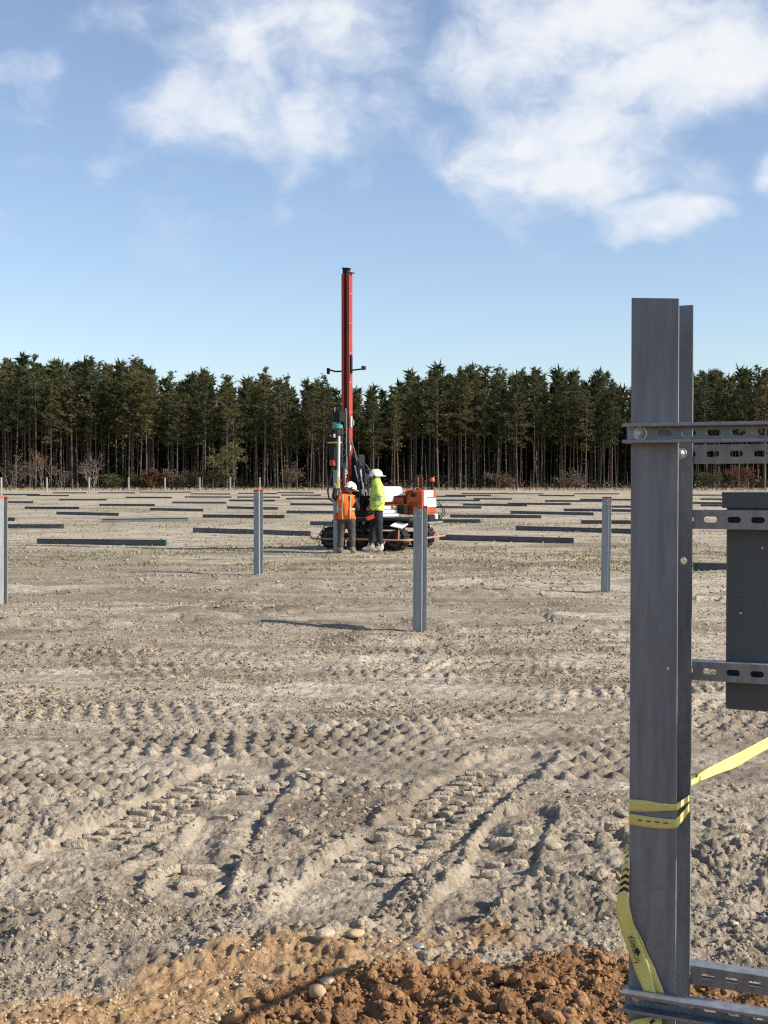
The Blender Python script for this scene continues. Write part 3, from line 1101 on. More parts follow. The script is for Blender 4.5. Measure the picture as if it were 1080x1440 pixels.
def pine(seed, H, cs, Lmax, spikes=18, tuft_gap=.25, size=1.0, sides=7, stubs=True, limbs=True):
    """trunk and crown arrays of one pine, H metres tall, crown starting at cs*H"""
    r = np.random.default_rng(seed)
    bend = r.normal(0, .25, 2)
    ph = r.uniform(0, 6)

    def axis(z):
        t = z / H
        return np.array([bend[0] * math.sin(t * 2.4 + ph) - bend[0] * math.sin(ph), bend[1] * math.sin(t * 2.1 + ph * 2) - bend[1] * math.sin(ph * 2), z])
    zs = np.linspace(-.3, H * .985, 14)
    r0 = .155 + .03 * r.random()
    tv, tf = tube_np([axis(z) for z in zs], [max(.018, r0 * (1 - max(z, 0) / H) ** .72 + (.07 if z < .3 else 0)) for z in zs], sides)

    def limb(a, b_, ra, rb):
        d = b_ - a
        e1 = np.cross(d, [0, 0, 1.0])
        e1 /= (np.linalg.norm(e1) + 1e-6)
        e2 = np.cross(d, e1)
        e2 /= (np.linalg.norm(e2) + 1e-6)
        k0 = len(tv)
        for p, q in ((a, ra), (b_, rb)):
            for k in range(3):
                an = 2.094 * k
                tv.append(tuple(p + (e1 * math.cos(an) + e2 * math.sin(an)) * q))
        for k in range(3):
            k2 = (k + 1) % 3
            tf.append((k0 + k, k0 + k2, k0 + 3 + k2))
            tf.append((k0 + k, k0 + 3 + k2, k0 + 3 + k))
    if stubs:
        for _ in range(r.integers(3, 9)):        # dead snags below the crown
            z = r.uniform(.22, cs) * H
            an = r.uniform(0, 6.28)
            ln = r.uniform(.4, 1.5)
            a = axis(z)
            limb(a, a + np.array([math.cos(an) * ln, math.sin(an) * ln, ln * r.uniform(-.1, .5)]), .025, .008)
    tufts = []
    z = cs * H
    an = r.uniform(0, 6.28)
    while z < H * .97:
        t = (z - cs * H) / (H - cs * H)
        prof = (.66 + .34 * min(1, t / .25)) * (1 - max(0, t - .25) / .75 * .80)
        ln = Lmax * prof * r.uniform(.30, 1.22)
        if t < .2 and r.random() < .35:
            ln *= .4
        up = R(-6 + 62 * t ** 1.3 + r.normal(0, 12))
        d = np.array([math.cos(an) * math.cos(up), math.sin(an) * math.cos(up), math.sin(up)])
        a = axis(z)
        e = a + d * ln + np.array([0, 0, .12 * ln])
        if limbs:
            limb(a, e, .035, .008)
        nt_ = max(2, int(ln / tuft_gap))
        for i in range(nt_):
            f = .38 + .64 * (i + r.random()) / nt_
            sp = .13 + .09 * ln * f
            tufts.append(a + (e - a) * f + r.normal(0, sp, 3) * np.array([1, 1, .7]))
        an += 2.4 + r.normal(0, .4)
        z += r.uniform(.13, .34) * (H / 25) * (1 if t < .7 else .8)
    tip = axis(H * .985)
    for i in range(4):
        tufts.append(tip + np.array([r.normal(0, .08), r.normal(0, .08), -.25 * i + .2]))
    T = np.array(tufts)
    n = len(T)
    d = r.normal(size=(n, spikes, 3))
    d[..., 2] = np.abs(d[..., 2]) * .9 + .15
    d /= np.linalg.norm(d, axis=2, keepdims=True)
    ln = r.uniform(.28, .60, (n, spikes, 1)) * size
    side = np.cross(d, r.normal(size=(n, spikes, 3)))
    side /= (np.linalg.norm(side, axis=2, keepdims=True) + 1e-6)
    wv = side * r.uniform(.034, .066, (n, spikes, 1)) * size
    base = T[:, None, :] - d * ln * .25
    tipv = T[:, None, :] + d * ln
    mid = T[:, None, :] + d * ln * .35
    cv = np.stack([base, mid + wv, tipv, mid - wv], 2).reshape(-1, 3)
    k = np.arange(n * spikes) * 4
    cf = np.concatenate([np.stack([k, k + 1, k + 2], 1), np.stack([k, k + 2, k + 3], 1)])
    return np.array(tv), np.array(tf), cv, cf


PROTO = []
for i, (H, cs, Lm) in enumerate([(25, .48, 3.9), (25, .53, 3.5), (25, .42, 4.1), (25, .57, 3.2), (25, .46, 3.8), (25, .38, 3.5), (25, .60, 3.1), (25, .33, 3.4)]):
    a, b_, c, d = pine(100 + i, H, cs, Lm)
    PROTO.append((mesh_np('trunk', a, b_, M['bark'], smooth=True), mesh_np('crown', c, d, M['needles'])))
SKY_X = [-200, 0, 30, 75, 110, 150, 190, 235, 290, 340, 370, 420, 470, 545, 580, 620, 680, 720, 760, 850, 900, 990, 1060, 1080, 1300]
SKY_Y = [505, 512, 500, 512, 503, 515, 500, 526, 524, 536, 524, 534, 540, 546, 522, 512, 518, 520, 518, 524, 528, 522, 519, 524, 524]


def wood_height(x, y):
    px = CX + FPX * x / y
    return CAM_H + (HOR - np.interp(px, SKY_X, SKY_Y)) / FPX * y


def side_word(px):
    for lim, wd_ in ((60, 'at the left end of the wood'), (150, 'behind the pale leafless shrub'), (240, 'behind the red-brown bush'),
                     (345, 'left of the lime clump at the wood edge'), (455, 'just left of the red mast'), (530, 'behind the red mast'),
                     (640, 'behind the orange engine housing'), (760, 'in the wood right of the drill rig'), (880, 'left of the tall steel upright'),
                     (985, 'behind the tall steel upright')):
        if px < lim:
            return wd_
    return 'at the right end of the wood'


r_ = np.random.default_rng(77)
EDGE = 255.0
front = [(8, 0), (22, 1), (42, 0), (50, 3), (72, 4), (86, 0), (102, 1), (109, 3), (127, 5), (135, 6), (164, 0), (181, 1), (186, 0), (197, 4),
         (206, 3), (216, 1), (249, 0), (284, 1), (289, 4), (319, 6), (329, 2), (371, 3), (398, 2), (436, 1), (454, 0), (525, 2), (555, 4), (579, 1),
         (617, 2), (647, 3), (655, 0), (682, 1), (712, 4), (728, 2), (750, 1), (766, 3), (806, 0), (823, 5), (850, 2), (860, 4), (995, 1), (1010, 3),
         (1030, 0), (1052, 2), (1075, 4), (1100, 1)]
ntree = 0
ONES = ['', 'first', 'second', 'third', 'fourth', 'fifth', 'sixth', 'seventh', 'eighth', 'ninth', 'tenth', 'eleventh', 'twelfth', 'thirteenth', 'fourteenth', 'fifteenth', 'sixteenth', 'seventeenth', 'eighteenth', 'nineteenth']


def ordinal(n):
    if n < 20:
        return ONES[n]
    t_, o_ = divmod(n, 10)
    return {2: 'twentieth', 3: 'thirtieth', 4: 'fortieth'}[t_] if o_ == 0 else {2: 'twenty-', 3: 'thirty-', 4: 'forty-'}[t_] + ONES[o_]




def plant(x, y, h, pv, label, group):
    global ntree
    root = empty('pine_tree', (x, y, 0), float(r_.uniform(0, 6.28)))
    s = h / 25.0
    root.scale = (s * float(r_.uniform(.80, 1.15)),) * 2 + (s,)
    root.rotation_euler[0], root.rotation_euler[1] = float(r_.normal(0, .012)), float(r_.normal(0, .012))
    tag(root, label, 'tree', group)
    obj('trunk', PROTO[pv][0], root)
    obj('crown', PROTO[pv][1], root)
    ntree += 1


for i, (px, pv) in enumerate(front):
    y = EDGE + r_.uniform(-1.5, 2.5) + 5 * (px > 560)
    x = (px - CX) / FPX * y
    h = float(wood_height(x, y)) * r_.choice([r_.uniform(.80, .95), r_.uniform(.95, 1.07)])
    plant(x, y, h, pv, '%s pine from the left picture edge in the front rank of the wood' % ordinal(i + 1), 'pines in the front rank of the wood')
rows = 6
for rr in range(rows):
    y0 = EDGE + 4 + rr * 3.4 + 0
    n_ = 42
    for k in range(n_):
        px = -60 + (k + r_.uniform(.1, .9)) * 1200 / n_
        y = y0 + r_.uniform(-1.5, 1.5) + 4 * (px > 560)
        x = (px - CX) / FPX * y
        h = float(wood_height(x, y)) * r_.uniform(.76, 1.03)
        plant(x, y, h, int(r_.integers(0, 8)), 'crowded inner pine ' + side_word(px), 'pines inside the wood')

# the mass of the wood behind and beside those: one object
LOW = [pine(300 + i, 25, cs, 2.9, spikes=3, tuft_gap=1.3, size=3.8, sides=4, stubs=False, limbs=False) for i, cs in enumerate((.42, .5, .34, .08))]
tV, tF, cV, cF, to, co = [], [], [], [], 0, 0
THICK = pine(350, 13, .02, 3.6, spikes=3, tuft_gap=.8, size=4.6, sides=4, stubs=False, limbs=False)
LOW.append(THICK)
sp = []
for k in range(190):                                 # young thicket that closes the view between the trunks
    px = -170 + (k + r_.uniform(0, 1)) * 1420 / 190
    y = EDGE + 42 + 18 * (k % 3) + r_.uniform(-4, 4)
    sp.append(((px - CX) / FPX * y, y, 4, r_.uniform(.85, 1.25)))
for rr in range(8):                                  # ranks deep in the wood
    y0 = EDGE + 27 + rr * 4.2
    nk = 46
    for k in range(nk):
        px = -170 + (k + r_.uniform(0, 1)) * 1420 / nk
        y = y0 + r_.uniform(-2, 2)
        sp.append(((px - CX) / FPX * y, y, 3 if rr >= 5 or r_.random() < .2 else int(r_.integers(0, 3)), r_.uniform(.86, 1.0)))
for sgn in (-1, 1):                                  # the wood going on to either side of the picture
    for k in range(60):
        x = sgn * r_.uniform(84, 190)
        sp.append((x, EDGE + r_.uniform(0, 40), int(r_.integers(0, 4)), r_.uniform(.85, 1.02)))
for (x, y, k, q) in sp:
    tv, tf, cv, cf = LOW[k]
    s = float(wood_height(x, y)) * q / 25
    if k == 4:
        s = q
    if k == 3:
        s *= r_.uniform(.42, .85)
    a = r_.uniform(0, 6.28)
    rm = np.array([[math.cos(a), -math.sin(a), 0], [math.sin(a), math.cos(a), 0], [0, 0, 1]])
    p = np.array([x, y, 0])
    tV.append((tv * s) @ rm.T + p)
    tF.append(tf + to)
    to += len(tv)
    cV.append((cv * s) @ rm.T + p)
    cF.append(cf + co)
    co += len(cv)
mass = empty('pine_wood', (0, EDGE + 40, 0))
tag(mass, 'dense dark mass of pines deep inside the wood', None, None, 'stuff')
o = obj('trunks', mesh_np('trunks', np.concatenate(tV) - np.array([0, EDGE + 40, 0]), np.concatenate(tF), M['bark'], smooth=True), mass)
o['kind'] = 'stuff'
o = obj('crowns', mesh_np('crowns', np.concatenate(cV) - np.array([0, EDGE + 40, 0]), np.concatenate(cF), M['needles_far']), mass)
o['kind'] = 'stuff'
del tV, tF, cV, cF

# undergrowth between the trunks
n = 26000
y = EDGE - 2 + r_.power(1.0, n) * 50
x = r_.uniform(-.36, .36, n) * y
hh = (.5 + 3.4 * np.clip(fbm(x * .12, y * .12, 3, 4) + .45, 0, 1)) * r_.uniform(.2, 1, n) * (.35 + .65 * sstep(EDGE - 2, EDGE + 8, y))
a = r_.uniform(0, 6.28, n)
ln = r_.uniform(.25, .7, n)
p0 = np.stack([x, y, hh], 1)
d1 = np.stack([np.cos(a), np.sin(a), r_.normal(0, .5, n)], 1) * ln[:, None]
d2 = np.stack([-np.sin(a), np.cos(a), r_.normal(0, .8, n) + .5], 1) * (ln * r_.uniform(.15, .5, n))[:, None]
vv = np.stack([p0 - d1 * .5, p0 + d2 * .5, p0 + d1 * .5, p0 - d2 * .5], 1).reshape(-1, 3)
k = np.arange(n) * 4
tag(obj('undergrowth', mesh_np('undergrowth', vv, np.stack([k, k + 1, k + 2, k + 3], 1), M['brush'])), 'dark tangled undergrowth between the pine trunks', None, None, 'stuff')
# thin saplings and dead poles in the shade
mb = MB()
for i in range(260):
    yy = EDGE + r_.uniform(-1, 34)
    xx = r_.uniform(-.32, .32) * yy
    h = r_.uniform(3, 11)
    lx, ly = r_.normal(0, .06, 2) * h
    mb.tube([(xx, yy, 0), (xx + lx * .5, yy, h * .5), (xx + lx, yy + ly, h)], [.06, .045, .015], 4, cap=False)
o = mb.build('thin_poles', M['bark'], fix=False)
tag(o, 'thin dead poles and saplings in the shade of the wood', None, None, 'stuff')


def shrub(px, h, wdt, twig_m, leaf_m, nleaf, label, seed, depth=EDGE - 3.0, fork=5):
    r = np.random.default_rng(seed)
    root = empty('shrub', ((px - CX) / FPX * depth, depth, 0))
    tag(root, label, 'shrub', 'shrubs along the wood edge')
    mb = MB()
    tips = []

    def grow(p, d, ln, rad, lvl):
        q = p + d * ln
        mid = p + d * ln * .5 + Vector(r.normal(0, .05 * ln, 3))
        mb.tube([p, mid, q], [rad, rad * .8, rad * .6], 4, cap=False)
        tips.append(q)
        if lvl == 0:
            return
        for _ in range(r.integers(2, 4)):
            nd = (d + Vector(r.normal(0, .55, 3)) * Vector((wdt / h, wdt / h, .6)).length * .8).normalized()
            if nd.z < .05:
                nd.z = .1
            grow(q, nd.normalized(), ln * r.uniform(.55, .85), rad * .6, lvl - 1)
    for _ in range(fork):
        d = Vector((r.normal(0, .45 * wdt / h), r.normal(0, .3), 1)).normalized()
        grow(Vector((r.normal(0, .25), r.normal(0, .25), -.1)), d, h * r.uniform(.3, .42), .055 * h / 5, 3)
    mb.build('branches', twig_m, root, fix=False)
    if nleaf:
        T = np.array([t_[:] for t_ in tips])
        c = T[r.integers(0, len(T), nleaf)] + r.normal(0, .28, (nleaf, 3))
        c[:, 2] = np.abs(c[:, 2])
        a = r.normal(size=(nleaf, 3))
        b2 = np.cross(a, r.normal(size=(nleaf, 3)))
        a *= (.16 / np.linalg.norm(a, axis=1))[:, None]
        b2 *= (.09 / np.linalg.norm(b2, axis=1))[:, None]
        vv = np.stack([c - a, c + b2, c + a, c - b2], 1).reshape(-1, 3)
        k = np.arange(nleaf) * 4
        obj('foliage', mesh_np('foliage', vv, np.stack([k, k + 1, k + 2, k + 3], 1), leaf_m), root)


shrub(131, 7.2, 5.5, M['twig'], M['brush_green'], 0, 'tall pale leafless shrub, widest of those at the wood edge', 1, fork=8)
shrub(62, 7.5, 4, M['twig'], M['brush_red'], 350, 'tall thin shrub with dull red leaves high up', 2)
shrub(15, 7, 4, M['twig'], M['brush'], 350, 'brownish twiggy shrub at the left edge of the picture', 3)
shrub(85, 5, 5, M['twig'], M['brush'], 250, 'low grey twiggy shrub leaning between two far posts', 4)
shrub(160, 3.0, 3, M['twig'], M['brush_green'], 1600, 'round olive bush at the foot of the pale leafless shrub', 5)
shrub(196, 3.2, 3.5, M['bark'], M['brush_green'], 1500, 'olive bush left of the red-brown bush', 6)
shrub(228, 4.2, 4.5, M['bark'], M['brush_red'], 3000, 'dense red-brown bush behind the far posts', 7)
shrub(255, 4.2, 4, M['bark'], M['brush'], 1700, 'dry brown bush right of the red-brown bush', 8)
shrub(300, 4.5, 4, M['bark'], M['brush_green'], 1600, 'olive bush at the foot of two close pale trunks', 9)
shrub(325, 8.0, 3.0, M['bark'], M['needles'], 2200, 'lime-tinted leafy sapling standing out at the wood edge', 10)
shrub(405, 5, 5, M['bark'], M['brush'], 500, 'dull brown thicket left of the red mast', 11)
shrub(515, 3.2, 5, M['bark'], M['brush'], 1200, 'dry brush behind the lime jacket', 12, depth=EDGE)
shrub(700, 4.5, 6, M['bark'], M['brush'], 1300, 'low brown brush in the shade right of the rig', 13, depth=EDGE + 2)
shrub(800, 4, 6, M['bark'], M['brush'], 1000, 'low brown brush seen left of the tall steel upright', 14, depth=EDGE + 2)
shrub(1046, 4.5, 3.5, M['bark'], M['brush_red'], 1500, 'russet bush glimpsed between the upper steel rails', 15, depth=EDGE + 2)
shrub(1000, 4.5, 4, M['bark'], M['brush_green'], 1200, 'olive brush right of the tall steel upright', 16, depth=EDGE + 2)

# ------------------------------------------------------------------ steel sections
TF, TW = .0065, .0055


def h_profile(dp=.15, wf=.10):
    a, c = wf / 2, dp / 2
    return [(-a, -c), (a, -c), (a, -c + TF), (TW / 2, -c + TF), (TW / 2, c - TF), (a, c - TF), (a, c), (-a, c), (-a, c - TF), (-TW / 2, c - TF), (-TW / 2, -c + TF), (-a, -c + TF)]


def plate_holes(length, height, holes, thick, x0=0.0):
    """flat plate in the local x-z plane, y = 0..thick, with real stadium or round holes (cx, cz, half_len, radius)"""
    bm = bmesh.new()
    loops = [[(x0, -height / 2), (x0 + length, -height / 2), (x0 + length, height / 2), (x0, height / 2)]]
    for (cx, cz, hl, rad) in holes:
        lp = []
        for k in range(8):
            a = -math.pi / 2 + math.pi * k / 7
            lp.append((cx + hl + rad * math.cos(a), cz + rad * math.sin(a)))
        for k in range(8):
            a = math.pi / 2 + math.pi * k / 7
            lp.append((cx - hl + rad * math.cos(a), cz + rad * math.sin(a)))
        if hl == 0:
            lp = [(cx + rad * math.cos(2 * math.pi * k / 14), cz + rad * math.sin(2 * math.pi * k / 14)) for k in range(14)]
        loops.append(lp)
    edges = []
    for lp in loops:
        vs = [bm.verts.new((a, 0, c)) for a, c in lp]
        for i in range(len(vs)):
            edges.append(bm.edges.new((vs[i], vs[(i + 1) % len(vs)])))
    bmesh.ops.triangle_fill(bm, use_beauty=True, use_dissolve=False, edges=edges)
    ext = bmesh.ops.extrude_face_region(bm, geom=bm.faces[:])
    for g in ext['geom']:
        if isinstance(g, bmesh.types.BMVert):
            g.co.y += thick
    bmesh.ops.recalc_face_normals(bm, faces=bm.faces)
    bm.verts.index_update()
    out = ([v.co[:] for v in bm.verts], [[q.index for q in f.verts] for f in bm.faces])
    bm.free()
    return out


# standing piles in the field: one mesh pattern, lengths differ
TF0 = TF


def field_pile(px, py_base, top_py, label, lean=(0, 0), paint=True, name='driven_pile', group='steel piles driven into the ground', turn=0.0, mt='galv_post', holes=True, wf=.10, dp=.15):
    p = G(px, py_base)
    z0 = gz(p.x, p.y) if p.y < 40 else 0
    top = CAM_H + (HOR - top_py) / FPX * p.y
    root = empty(name, (p.x, p.y, 0), -ROW + turn)
    root.rotation_euler[0], root.rotation_euler[1] = lean
    tag(root, label, 'pile', group)
    TF = .009
    c, a = dp / 2, wf / 2
    hl = [(-.028, top - .045, 0, .007), (.028, top - .045, 0, .007), (-.028, top - .10, 0, .007), (.028, top - .10, 0, .007)] if holes else []
    z00 = z0 - .35
    for sgn, nm in ((-1, 'flange'), (1, 'flange')):
        v, f = plate_holes(wf, top - z00, [(x_, z_ - (top + z00) / 2, h_, r__) for x_, z_, h_, r__ in hl], TF, -a)
        mb = MB()
        mb.add([(q[0], q[1] + (-c if sgn < 0 else c - TF), q[2] + (top + z00) / 2) for q in v], f)
        mb.build(nm, M[mt], root)
    mb = MB()
    mb.box((0, 0, (top + z00) / 2), (TW, dp - 2 * TF + .001, top - z00 - .0006), ch=0)
    mb.build('web', M[mt], root)
    if paint:                                     # sprayed orange end
        mb = MB()
        mb.box((0, -c + TF / 2, top - .008), (wf + .003, TF + .003, .026), ch=0)
        mb.box((0, c - TF / 2, top - .008), (wf + .003, TF + .003, .026), ch=0)
        mb.box((0, 0, top - .008), (TW + .003, dp - 2 * TF - .004, .026), ch=0)
        mb.build('painted_end', M['orange_paint'], root)
    return root


field_pile(590.5, 885, 712, 'nearest driven steel pile, in front of the orange engine housing', lean=(0, .004))
field_pile(363.5, 808, 689, 'driven steel pile with orange painted top, left of the two workers', turn=.02)
field_pile(851.5, 832, 699, 'driven steel pile with orange painted top, left of the tall steel upright', lean=(0, .012))
field_pile(1, 852, 699, 'driven steel pile cut by the left edge of the picture', lean=(0, .01), turn=-.05)
p_work = field_pile(473.5, 777.5, 661, 'steel pile being driven beside the worker in the orange vest', paint=False, holes=False)
far = [(2, 697), (66, 693.6), (125.5, 693), (181, 692.5), (232, 691.5), (281, 691), (324, 690.5), (365.5, 690)]
nm_ = ['at the left picture edge', 'second from the left edge', 'in front of the pale leafless shrub', 'left of the red-brown bush', 'in front of the red-brown bush',
       'below the two close pale trunks', 'seventh from the left edge', 'directly above the near painted pile']
for (px, pyb), nn in zip(far, nm_):
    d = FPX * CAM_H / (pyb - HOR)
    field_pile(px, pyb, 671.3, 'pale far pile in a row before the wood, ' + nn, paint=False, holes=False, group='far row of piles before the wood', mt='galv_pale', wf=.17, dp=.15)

# steel beams laid out flat in rows
BEAMS = [  # left px, left py(bottom), right px, right py, label
    (52, 765.5, 233, 767.5, 'nearest beam on the left, lying below the other dark beams'),
    (-52, 743, 90, 743.3, 'beam crossing behind the pile at the left picture edge'),
    (143, 735, 264.5, 733, 'beam sloping up to the right, above the nearest left beam'),
    (79, 723.5, 167, 725.5, 'beam up and left of the one sloping up to the right'),
    (-95, 732, 21, 732.7, 'beam with a red tip poking in from the left edge'),
    (32, 714.8, 116, 717.2, 'beam below the second far post'),
    (139, 710, 222, 713.5, 'beam lying below the pale leafless shrub'),
    (211, 717.8, 286, 719.3, 'beam left of the near painted pile, fourth row back'),
    (271, 748.5, 437, 754, 'long beam passing behind the near painted pile'),
    (285, 728, 400, 728.8, 'second beam back behind the near painted pile'),
    (319, 715.2, 391, 716.8, 'third beam back behind the near painted pile'),
    (436, 738.5, 520, 739.5, 'beam running in behind the worker in the orange vest'),
    (403, 722, 480, 722.6, 'beam left of the black hose loop'),
    (618, 759, 807, 764.3, 'nearest beam right of the rig, beyond the red guard rail'),
    (725, 745.8, 905, 751, 'beam passing behind the pile left of the tall steel upright'),
    (817, 736.8, 930, 737.4, 'short looking beam just above that behind the right pile'),
    (580, 735, 676, 735.6, 'beam running in behind the orange engine housing'),
    (636, 726.8, 761, 730.4, 'beam in the third row right of the rig'),
    (718, 722.3, 835, 724.8, 'beam in the fourth row right of the rig'),
    (793, 718.8, 915, 720.3, 'beam behind the orange top of the right pile'),
    (976, 803.5, 1210, 807, 'beam with a green painted end seen between upright and grey box'),
]
FARB = [(-30, 707, 47, 707.6), (82, 702.8, 154, 705), (0, 696, 58, 696.3), (36, 697.5, 99, 698), (73, 693.6, 123, 693.9), (137, 693.6, 191, 694), (177, 699.4, 245, 702),
        (241, 707.6, 320, 708.7), (195, 692.6, 270, 693), (322, 704.2, 389, 706), (260, 699, 328, 701), (333, 699.7, 395, 700.6), (267, 695.2, 325, 695.6), (334, 694.5, 390, 694.9),
        (389, 693.3, 442, 693.6), (395, 697, 452, 697.4), (402, 702, 468, 703), (408, 710.4, 478, 711),
        (590, 714.6, 677, 715.2), (651, 711, 741, 712), (716, 709.2, 802, 711), (766, 705.6, 850, 706), (815, 703.6, 890, 704), (858, 714, 930, 714.4),
        (600, 704.6, 675, 705), (666, 702.5, 720, 702.8), (627, 697.2, 690, 697.6), (600, 698.7, 655, 699), (650, 694.6, 715, 695), (710, 695.5, 765, 695.2), (757, 697.5, 808, 697.9),
        (808, 695.1, 870, 695.4), (560, 693.3, 610, 693.6), (470, 694, 520, 694.3), (520, 697.5, 575, 698), (940, 697, 1030, 697.4), (972, 708.5, 1060, 709.5), (985, 703, 1050, 703.6), (985, 712, 1075, 713)]


def lying_beam(l, bpy_l, rgt, bpy_r, label, group, near):
    a, c = G(l, bpy_l), G(rgt, bpy_r)
    if (c - a).length > 5.2:
        mid = (a + c) / 2
        dirn = (c - a).normalized()
        wid = (rgt - l) / FPX * mid.y
        half = Vector((wid / 2, max(-.6, min(.6, (c.y - a.y) / 2)), 0))
        a, c = mid - half, mid + half
    ln = (c - a).length
    ang = math.atan2(c.y - a.y, c.x - a.x)
    mid = (a + c) / 2
    zg = max(gz(a.x, a.y), gz(c.x, c.y), gz(mid.x, mid.y)) * .5 - .008 if near else -.01
    root = empty('steel_beam', (mid.x, mid.y, zg), ang)
    root.rotation_euler[0] = random.uniform(-.05, .05)
    tag(root, label, 'beam', group, 'thing')
    cc, aa = .075, .05
    MB().box((0, 0, TF / 2), (ln, .10, TF), ch=0).build('flange', M['mill'], root)
    MB().box((0, 0, .15 - TF / 2), (ln, .10, TF), ch=0).build('flange', M['mill'], root)
    MB().box((0, 0, .075), (ln - .002, TW, .15 - 2 * TF + .001), ch=0).build('web', M['mill'], root)
    return root


for (l, yl, r2, yr, lab) in BEAMS:
    rt = lying_beam(l, yl, r2, yr, 'dark steel ' + lab, 'steel beams laid on the ground', True)
    if 'green' in lab or 'nearest beam on the left' in lab:
        x_ = -rt_len / 2 if False else None
for (l, yl, r2, yr) in FARB:
    sd_ = 'left' if l < 500 else 'right'
    lying_beam(l, yl, r2, yr, 'thin dark steel beam in the far rows %s of the rig' % sd_, 'far rows of steel beams %s of the rig' % sd_, False)
# green paint marks on two beam ends
for o in [q for q in bpy.data.objects if q.type == 'EMPTY' and q.name.startswith('steel_beam') and ('green' in q['label'] or q['label'].startswith('dark steel nearest beam on the left'))]:
    ln = o.children[0].data.vertices
    hx = max(v.co.x for v in ln)
    x0 = -hx if 'green' in o['label'] else hx
    MB().box((x0, 0, .075), (.035, .103, .154), ch=0).build('painted_end', M['green_mark'], o)
# ------------------------------------------------------------------ foreground upright with rails
FL = Vector((.5252, 2.876, 0))                     # left edge of the front flange
FW, FD = .10, .15
top_z = 1.986
up = empty('steel_upright', (FL + U * FW / 2 + V * FD / 2), -ROW)
tag(up, 'tall galvanised steel H-section upright in the right foreground', 'post')
zb = -.3
hz_list = [(.030, 1.205, 0, .004)]
v, f = plate_holes(FW, top_z - zb, [(.5 * FW - .02, 1.205 - (top_z + zb) / 2, 0, .0035)], TF, -FW / 2)
mb = MB()
mb.add([(q[0], q[1] - FD / 2, q[2] + (top_z + zb) / 2 - (.0035 * (q[0] / .05) if q[2] > .9 else 0)) for q in v], f)
mb.build('flange', M['galv'], up)
v, f = plate_holes(FW, top_z - zb, [(.032, 1.425 - (top_z + zb) / 2, 0, .008)], TF, -FW / 2)
mb = MB()
mb.add([(q[0], q[1] + FD / 2 - TF, q[2] + (top_z + zb) / 2) for q in v], f)
mb.build('flange', M['galv'], up)
mb = MB()
mb.box((0, 0, (top_z + zb) / 2 - .002), (TW, FD - 2 * TF + .001, top_z - zb - .004), ch=0)
mb.build('web', M['galv'], up)


def strut(z, off, flip, x0, length, label, slot0=.03, tilt=0.0):
    """slotted C channel, 41 mm; off = distance of its slotted web from the front flange face along V; flip=True opens towards the camera"""
    Hh, th = .0413, .0026
    root = empty('slotted_rail', FL + V * off + Vector((0, 0, z)), -ROW)
    root.rotation_euler[1] = tilt
    tag(root, label, 'rail', 'slotted steel rails bolted to the upright')
    n = int(length / .0508)
    holes = [(x0 + slot0 + i * .0508, 0, .0080, .0066) for i in range(n) if x0 + slot0 + i * .0508 < x0 + length - .02]
    v, f = plate_holes(length, Hh, holes, th, x0)
    sgn = -1 if flip else 1
    mb = MB()
    mb.add([(q[0], (q[1] - th) if flip else q[1], q[2]) for q in v], f)
    mb.build('slotted_web', M['strut'], root)
    for s_ in (1, -1):
        # leg with rolled-in lip
        prof = [(0, Hh / 2), (sgn * .0413, Hh / 2), (sgn * .0413, Hh / 2 - .0075), (sgn * .0387, Hh / 2 - .0075), (sgn * .0387, Hh / 2 - th), (0, Hh / 2 - th)]
        prof = [(a + sgn * (th + .0002), b_ * s_) for a, b_ in prof]
        o = MB().prism(prof, x0, x0 + length, 'X').build('leg', M['strut'], root)
        bv = o.modifiers.new('round', 'BEVEL')
        bv.width = .0012
        bv.segments = 2
        bv.limit_method = 'ANGLE'
    return root


def hexbolt(loc, label, nut=.0105, washer=.0155, toward=-1):
    root = empty('hex_bolt', loc, -ROW)
    tag(root, label, 'bolt', 'bolts fixing the rails')
    MB().lathe([(washer * .98, 0), (washer, toward * .0008), (washer, toward * .0022), (washer * .96, toward * .003)], n=24, axis='Y').build('washer', M['bolt'], root, smooth=True)
    o = MB().lathe([(nut, toward * .003), (nut, toward * .0095), (nut * .85, toward * .0112)], n=6, axis='Y').build('nut', M['bolt'], root)
    MB().lathe([(.0055, toward * .010), (.0055, toward * .018), (.0045, toward * .019)], n=14, axis='Y').build('shank', M['bolt'], root, smooth=True)


RX0 = -.008
strut(1.701, -.0004, True, RX0, 1.25, 'upper slotted steel rail across the front of the upright', .030)
strut(1.660, FD + .0004, False, .045, 1.2, 'slotted rail behind the upright, just below the front upper rail', .047)
strut(1.5165, FD + .0004, False, .045, 1.2, 'slotted rail crossing the top of the grey box', .043)
strut(1.183, FD + .0004, False, .045, 1.2, 'slotted rail crossing the lower part of the grey box', .043)
strut(.497, -.0004, True, RX0, 1.25, 'lowest slotted rail, in front of the upright at the bottom edge', .030)
strut(.507, FD + .0004, False, .045, 1.2, 'low slotted rail behind the upright, above the bottom front rail', .043)
hexbolt(FL + U * (.022) - V * .0032 + Vector((0, 0, 1.701)), 'hex bolt at the left end of the upper front rail')
hexbolt(FL + U * (FW - .024) + V * (FD - TF - .0004) + Vector((0, 0, 1.661)), 'bolt with round washer beside the flange edge below the upper rail', .0085, .0128)
hexbolt(FL + U * (.022) - V * .0032 + Vector((0, 0, .497)), 'bolt inside the lowest front rail')

